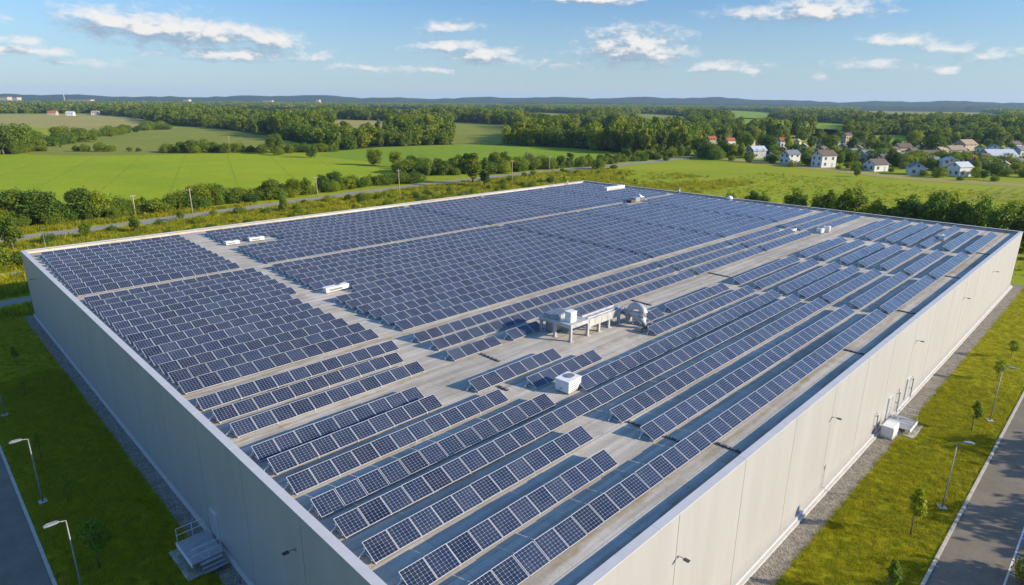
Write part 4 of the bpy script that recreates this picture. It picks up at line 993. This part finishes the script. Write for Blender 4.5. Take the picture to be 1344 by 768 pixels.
# ------------------------------------------------------------------ woods (uncountable: one object each, instanced)
def proto_collection(name, items):
    c = bpy.data.collections.new(name)
    for i, me in enumerate(items):
        o = bpy.data.objects.new(f'{name}_{i:02d}', me); c.objects.link(o)
    return c
def scatter(name, pts, scl, rot, coll, label, cat):
    me = bpy.data.meshes.new(name); n = len(pts); me.vertices.add(n); me.vertices.foreach_set('co', np.asarray(pts, np.float32).ravel())
    a = me.attributes.new('scl', 'FLOAT_VECTOR', 'POINT'); a.data.foreach_set('vector', np.asarray(scl, np.float32).ravel())
    a = me.attributes.new('rot', 'FLOAT_VECTOR', 'POINT'); a.data.foreach_set('vector', np.asarray(rot, np.float32).ravel())
    o = link(name, me); tag(o, label, cat, kind='stuff')
    nt = bpy.data.node_groups.new(name + '_nodes', 'GeometryNodeTree')
    nt.interface.new_socket('Geometry', in_out='INPUT', socket_type='NodeSocketGeometry'); nt.interface.new_socket('Geometry', in_out='OUTPUT', socket_type='NodeSocketGeometry')
    N, L = nt.nodes, nt.links; i_ = N.new('NodeGroupInput'); o_ = N.new('NodeGroupOutput')
    ci = N.new('GeometryNodeCollectionInfo'); ci.inputs['Collection'].default_value = coll; ci.inputs['Separate Children'].default_value = True; ci.inputs['Reset Children'].default_value = True
    ip = N.new('GeometryNodeInstanceOnPoints'); ip.inputs['Pick Instance'].default_value = True
    na = N.new('GeometryNodeInputNamedAttribute'); na.data_type = 'FLOAT_VECTOR'; na.inputs['Name'].default_value = 'scl'
    nb = N.new('GeometryNodeInputNamedAttribute'); nb.data_type = 'FLOAT_VECTOR'; nb.inputs['Name'].default_value = 'rot'
    rv = N.new('FunctionNodeRandomValue'); rv.data_type = 'INT'; rv.inputs['Min'].default_value = 0; rv.inputs['Max'].default_value = len(coll.objects)-1
    ri = [s for s in rv.inputs if s.type == 'INT']; ri[0].default_value = 0; ri[1].default_value = len(coll.objects)-1
    ro = [s for s in rv.outputs if s.type == 'INT'][0]
    L.new(i_.outputs[0], ip.inputs['Points']); L.new(ci.outputs[0], ip.inputs['Instance']); L.new(ro, ip.inputs['Instance Index'])
    L.new(na.outputs['Attribute'], ip.inputs['Scale']); L.new(nb.outputs['Attribute'], ip.inputs['Rotation']); L.new(ip.outputs[0], o_.inputs[0])
    md = o.modifiers.new('scatter', 'NODES'); md.node_group = nt
    return o
def forest_mesh(seed, H, Rr, shape, nl, nleaf, size):
    rr = np.random.default_rng(seed); lb = lobes(rr, nl, Rr, H*.9, H*.52, shape)
    return quads_mesh('forest_crown', leaves(rr, lb, nleaf, size, .3), [FORESTL])
FC = proto_collection('forest_crowns', [forest_mesh(101, 14, 5.2, 'round', 20, 900, 1.05), forest_mesh(102, 15, 4.6, 'egg', 20, 850, 1.05), forest_mesh(103, 13, 5.6, 'round', 22, 950, 1.05), forest_mesh(104, 16, 4.0, 'egg', 18, 800, 1.0), forest_mesh(105, 16, 3.2, 'cone', 16, 700, .95)])
FF = proto_collection('forest_clumps', [forest_mesh(111, 14, 8.5, 'round', 22, 420, 2.2), forest_mesh(112, 15, 7.5, 'egg', 20, 380, 2.2), forest_mesh(113, 13, 9, 'round', 24, 450, 2.3)])
EDGE = [(-500, 149), (130, 149), (145, 157), (210, 163), (262, 167.5), (350, 178), (400, 190), (440, 198), (500, 193), (590, 190.5), (640, 190), (740, 194), (805, 200.5), (860, 204), (900, 204), (915, 190), (960, 184), (1040, 182), (1120, 181), (1200, 184), (1260, 189), (1320, 190), (1400, 193), (1800, 205)]
ex, ey = np.array([e[0] for e in EDGE]), np.array([e[1] for e in EDGE])
def inside(px, py, poly):
    c = np.zeros(len(px), bool); n = len(poly)
    for i in range(n):
        x0, y0 = poly[i]; x1, y1 = poly[(i+1) % n]
        if y0 == y1: continue
        k = ((y0 > py) != (y1 > py)) & (px < (x1-x0)*(py-y0)/(y1-y0) + x0); c ^= k
    return c
def forest_points(d0, d1, k0, k1):
    out = []; d = d0; r0 = ray(CX, 200); azc = math.atan2(r0.y, r0.x)
    while d < d1:
        s = k0 + k1*d; n = int(d*R(104)/s); a = azc - R(52) + (np.arange(n) + RNG.uniform(-.42, .42, n))*s/d; dd = d + RNG.uniform(-.45, .45, n)*s
        out.append(np.stack([CAM.x + np.cos(a)*dd, CAM.y + np.sin(a)*dd, np.zeros(n), np.full(n, s)], 1)); d += s
    P = np.concatenate(out); px, py, zz = project(P[:, :3])
    keep = (py < np.interp(px, ex, ey)) & (zz > 50)
    keep &= ~((np.sin(P[:, 0]*.021 + 2*np.sin(P[:, 1]*.013)) + np.sin(P[:, 1]*.027 + 1.5*np.sin(P[:, 0]*.017)) > 1.55) & (RNG.random(len(P)) < .75))
    for c in CLEAR.values(): keep &= ~inside(px, py, smooth_px(c))
    return P[keep]
P = forest_points(330, 1500, 5.2, .0042); n = len(P)
hs = RNG.uniform(.75, 1.25, n)*np.where(RNG.random(n) < .15, .7, 1)
sc = np.stack([hs*P[:, 3]/8.5*RNG.uniform(.9, 1.25, n), hs*P[:, 3]/8.5*RNG.uniform(.9, 1.25, n), hs*(1.0 + .22*np.sin(P[:, 0]*.024 + 1.7*np.sin(P[:, 1]*.015)))], 1)
P[:, 2] = -.6
scatter('woodland', P[:, :3], sc, np.stack([np.zeros(n), np.zeros(n), RNG.uniform(0, 6.28, n)], 1), FC, 'dense green woodland spreading between the fields', 'woodland')
P = forest_points(1490, 4200, 6, .0052); n = len(P)
hs = RNG.uniform(.75, 1.3, n); sc = np.stack([hs*P[:, 3]/13, hs*P[:, 3]/13, hs*1.0], 1); P[:, 2] = -.6
scatter('distant_woodland', P[:, :3], sc, np.stack([np.zeros(n), np.zeros(n), RNG.uniform(0, 6.28, n)], 1), FF, 'far-off woodland fading towards the horizon', 'woodland')
sheet('wood_floor', [G(*p) for p in ([(e[0], e[1]+.2) for e in EDGE] + [(1800, 148), (1344, 142.5), (672, 137), (-500, 128)])], .015, FLOOR)

UC = proto_collection('undergrowth', [PRO['bush'][k][0] for k in range(3)] + [PRO['oval'][0][0], PRO['round'][2][0]])
def undergrowth(name, line, width, n, h0, h1, label):
    L = np.array(line, float); t = RNG.uniform(0, len(L)-1, n); k = np.minimum(t.astype(int), len(L)-2); f = (t-k)[:, None]
    Q = L[k]*(1-f) + L[k+1]*f; Q = Q + RNG.normal(0, width, (n, 2))
    h = RNG.uniform(h0, h1, n)**1.0/8; w = RNG.uniform(.8, 1.4, n)
    ry = np.interp(Q[:, 0], [p[0] for p in ROADL], [p[1] for p in ROADL]); ok = np.abs(Q[:, 1] - ry) > 5.0
    P = np.concatenate([Q, np.full((n, 1), -.1)], 1)
    scatter(name, P[ok], np.stack([h*w, h*w, h], 1)[ok], np.stack([np.zeros(n), np.zeros(n), RNG.uniform(0, 6.28, n)], 1)[ok], UC, label, 'undergrowth')
gl = lambda *p: [tuple(G(*q)[:2]) for q in p]
undergrowth('hedge_undergrowth', gl((-60, 306), (30, 296), (130, 287), (240, 274), (345, 261), (440, 249), (535, 239)), 2.2, 230, 1.2, 4.2, 'low tangled undergrowth between the hedgerow trees')
undergrowth('clump_undergrowth', gl((535, 225), (560, 229), (600, 227), (650, 226), (690, 222), (740, 220), (800, 214), (870, 208)), 3.5, 150, 1.5, 5.0, 'low undergrowth beneath the roadside clump of trees')
undergrowth('scrub_undergrowth', gl((-30, 204), (50, 198), (100, 184), (190, 171), (215, 170)), 5, 90, 2, 7, 'low scrub along the edge of the hay field')
undergrowth('field_edge_undergrowth', gl((225, 201), (300, 200), (360, 200), (410, 199), (440, 199)), 3, 70, 1.2, 5, 'low scrub between pasture and crop field')
undergrowth('verge_undergrowth', [(10, 138), (60, 140), (110, 146), (160, 150), (210, 150)], 9, 120, .6, 2.0, 'scattered low bushes in the rough verge')
undergrowth('far_end_undergrowth', [(158, 60), (152, 40), (150, 20), (152, 0), (156, -20)], 4, 40, .8, 2.6, 'low bushes filling the hedge beyond the far end')
undergrowth('village_undergrowth', gl((900, 204), (960, 205), (1020, 209), (1080, 208), (1130, 212), (1180, 214), (1240, 218), (1300, 222), (1360, 224)), 16, 260, 1.5, 6.5, 'garden bushes growing between the village houses')

# grass tufts
def tuft(seed, n, h, spread, bw):
    rr = np.random.default_rng(seed); V = []
    for _ in range(n):
        p = rr.normal(0, spread, 2); a = rr.uniform(0, 6.28); l = h*rr.uniform(.5, 1.2); dx, dy = math.cos(a), math.sin(a); k = rr.uniform(.2, .8)*l
        w = bw*rr.uniform(.7, 1.3)
        V.append([(p[0]-dy*w, p[1]+dx*w, 0), (p[0]+dy*w, p[1]-dx*w, 0), (p[0]+dx*k+dy*w*.3, p[1]+dy*k-dx*w*.3, l), (p[0]+dx*k-dy*w*.3, p[1]+dy*k+dx*w*.3, l)])
    return quads_mesh('tuft', np.array(V), [BLADE])
TU = proto_collection('grass_tufts', [tuft(1, 22, .10, .12, .010), tuft(2, 26, .09, .15, .010), tuft(3, 18, .14, .10, .010)])
TR = proto_collection('rough_tufts', [tuft(4, 40, .55, .45, .05), tuft(5, 46, .4, .55, .05), tuft(6, 34, .8, .35, .05)])
def tufts(name, regs, coll, label, s0=.7, s1=1.4):
    P = []
    for x0, x1, y0, y1, dens in regs:
        n = int((x1-x0)*(y1-y0)*dens); P.append(np.stack([RNG.uniform(x0, x1, n), RNG.uniform(y0, y1, n), np.full(n, .03)], 1))
    P = np.concatenate(P); n = len(P); s = RNG.uniform(s0, s1, n)
    return P, s, name, coll, label
def put_tufts(P, s, name, coll, label):
    n = len(P); scatter(name, P, np.stack([s, s, s], 1), np.stack([np.zeros(n), np.zeros(n), RNG.uniform(0, 6.28, n)], 1), coll, label, 'grass')
put_tufts(*tufts('lawn_grass', [(4, 70, -8.3, -1.75, 30), (70, 130, -8.3, -1.75, 12)], TU, 'short mown grass of the sunny lawn'))
put_tufts(*tufts('shaded_lawn_grass', [(-8.7, -1.25, 15, 70, 40), (-8.7, -1.25, 70, 101, 14)], TU, 'short grass of the shaded lawn'))
P, s, *rest = tufts('verge_grass', [(-30, 235, 95, 172, 1.3), (-40, 0, 107, 158, 1.5)], TR, 'tall rough grass on the verge behind the warehouse')
road_y = np.interp(P[:, 0], [p[0] for p in ROADL], [p[1] for p in ROADL]); k = np.abs(P[:, 1] - road_y) > 4.6
k &= ~((P[:, 0] < 42) & (np.abs(P[:, 1] - 104) < 3.2)) & ~((P[:, 0] < 42) & (np.abs(P[:, 1] - 123.8) < 2)) & ~((P[:, 0] < -8) & (P[:, 1] < 101))
k &= RNG.random(len(P)) < np.clip(1.15 - np.maximum(P[:, 0] - 40, 0)/190 - .25*np.sin(P[:, 0]*.09 + 2*np.sin(P[:, 1]*.11)), .03, 1)
put_tufts(P[k], s[k], *rest)
put_tufts(*tufts('meadow_tufts', [(122, 270, -20, 110, .16)], TR, 'tufted meadow grass beyond the far end of the warehouse', .35, .8))

# ------------------------------------------------------------------ haze
b = MB(); b.box(-6600, 8200, -6600, 8200, -1.5, 130); hz = b.build('haze', []); hz.data.materials.clear()
hm = bpy.data.materials.new('haze_air'); hm.use_nodes = True; n_ = hm.node_tree.nodes; n_.clear()
ho = n_.new('ShaderNodeOutputMaterial'); hv = n_.new('ShaderNodeVolumePrincipled'); hv.inputs['Color'].default_value = (.50, .72, 1.0, 1); hv.inputs['Density'].default_value = 6.5e-5; hv.inputs['Anisotropy'].default_value = .1
hm.node_tree.links.new(hv.outputs[0], ho.inputs['Volume']); hz.data.materials.append(hm); tag(hz, 'thin bluish haze over the far country', 'haze', kind='stuff')
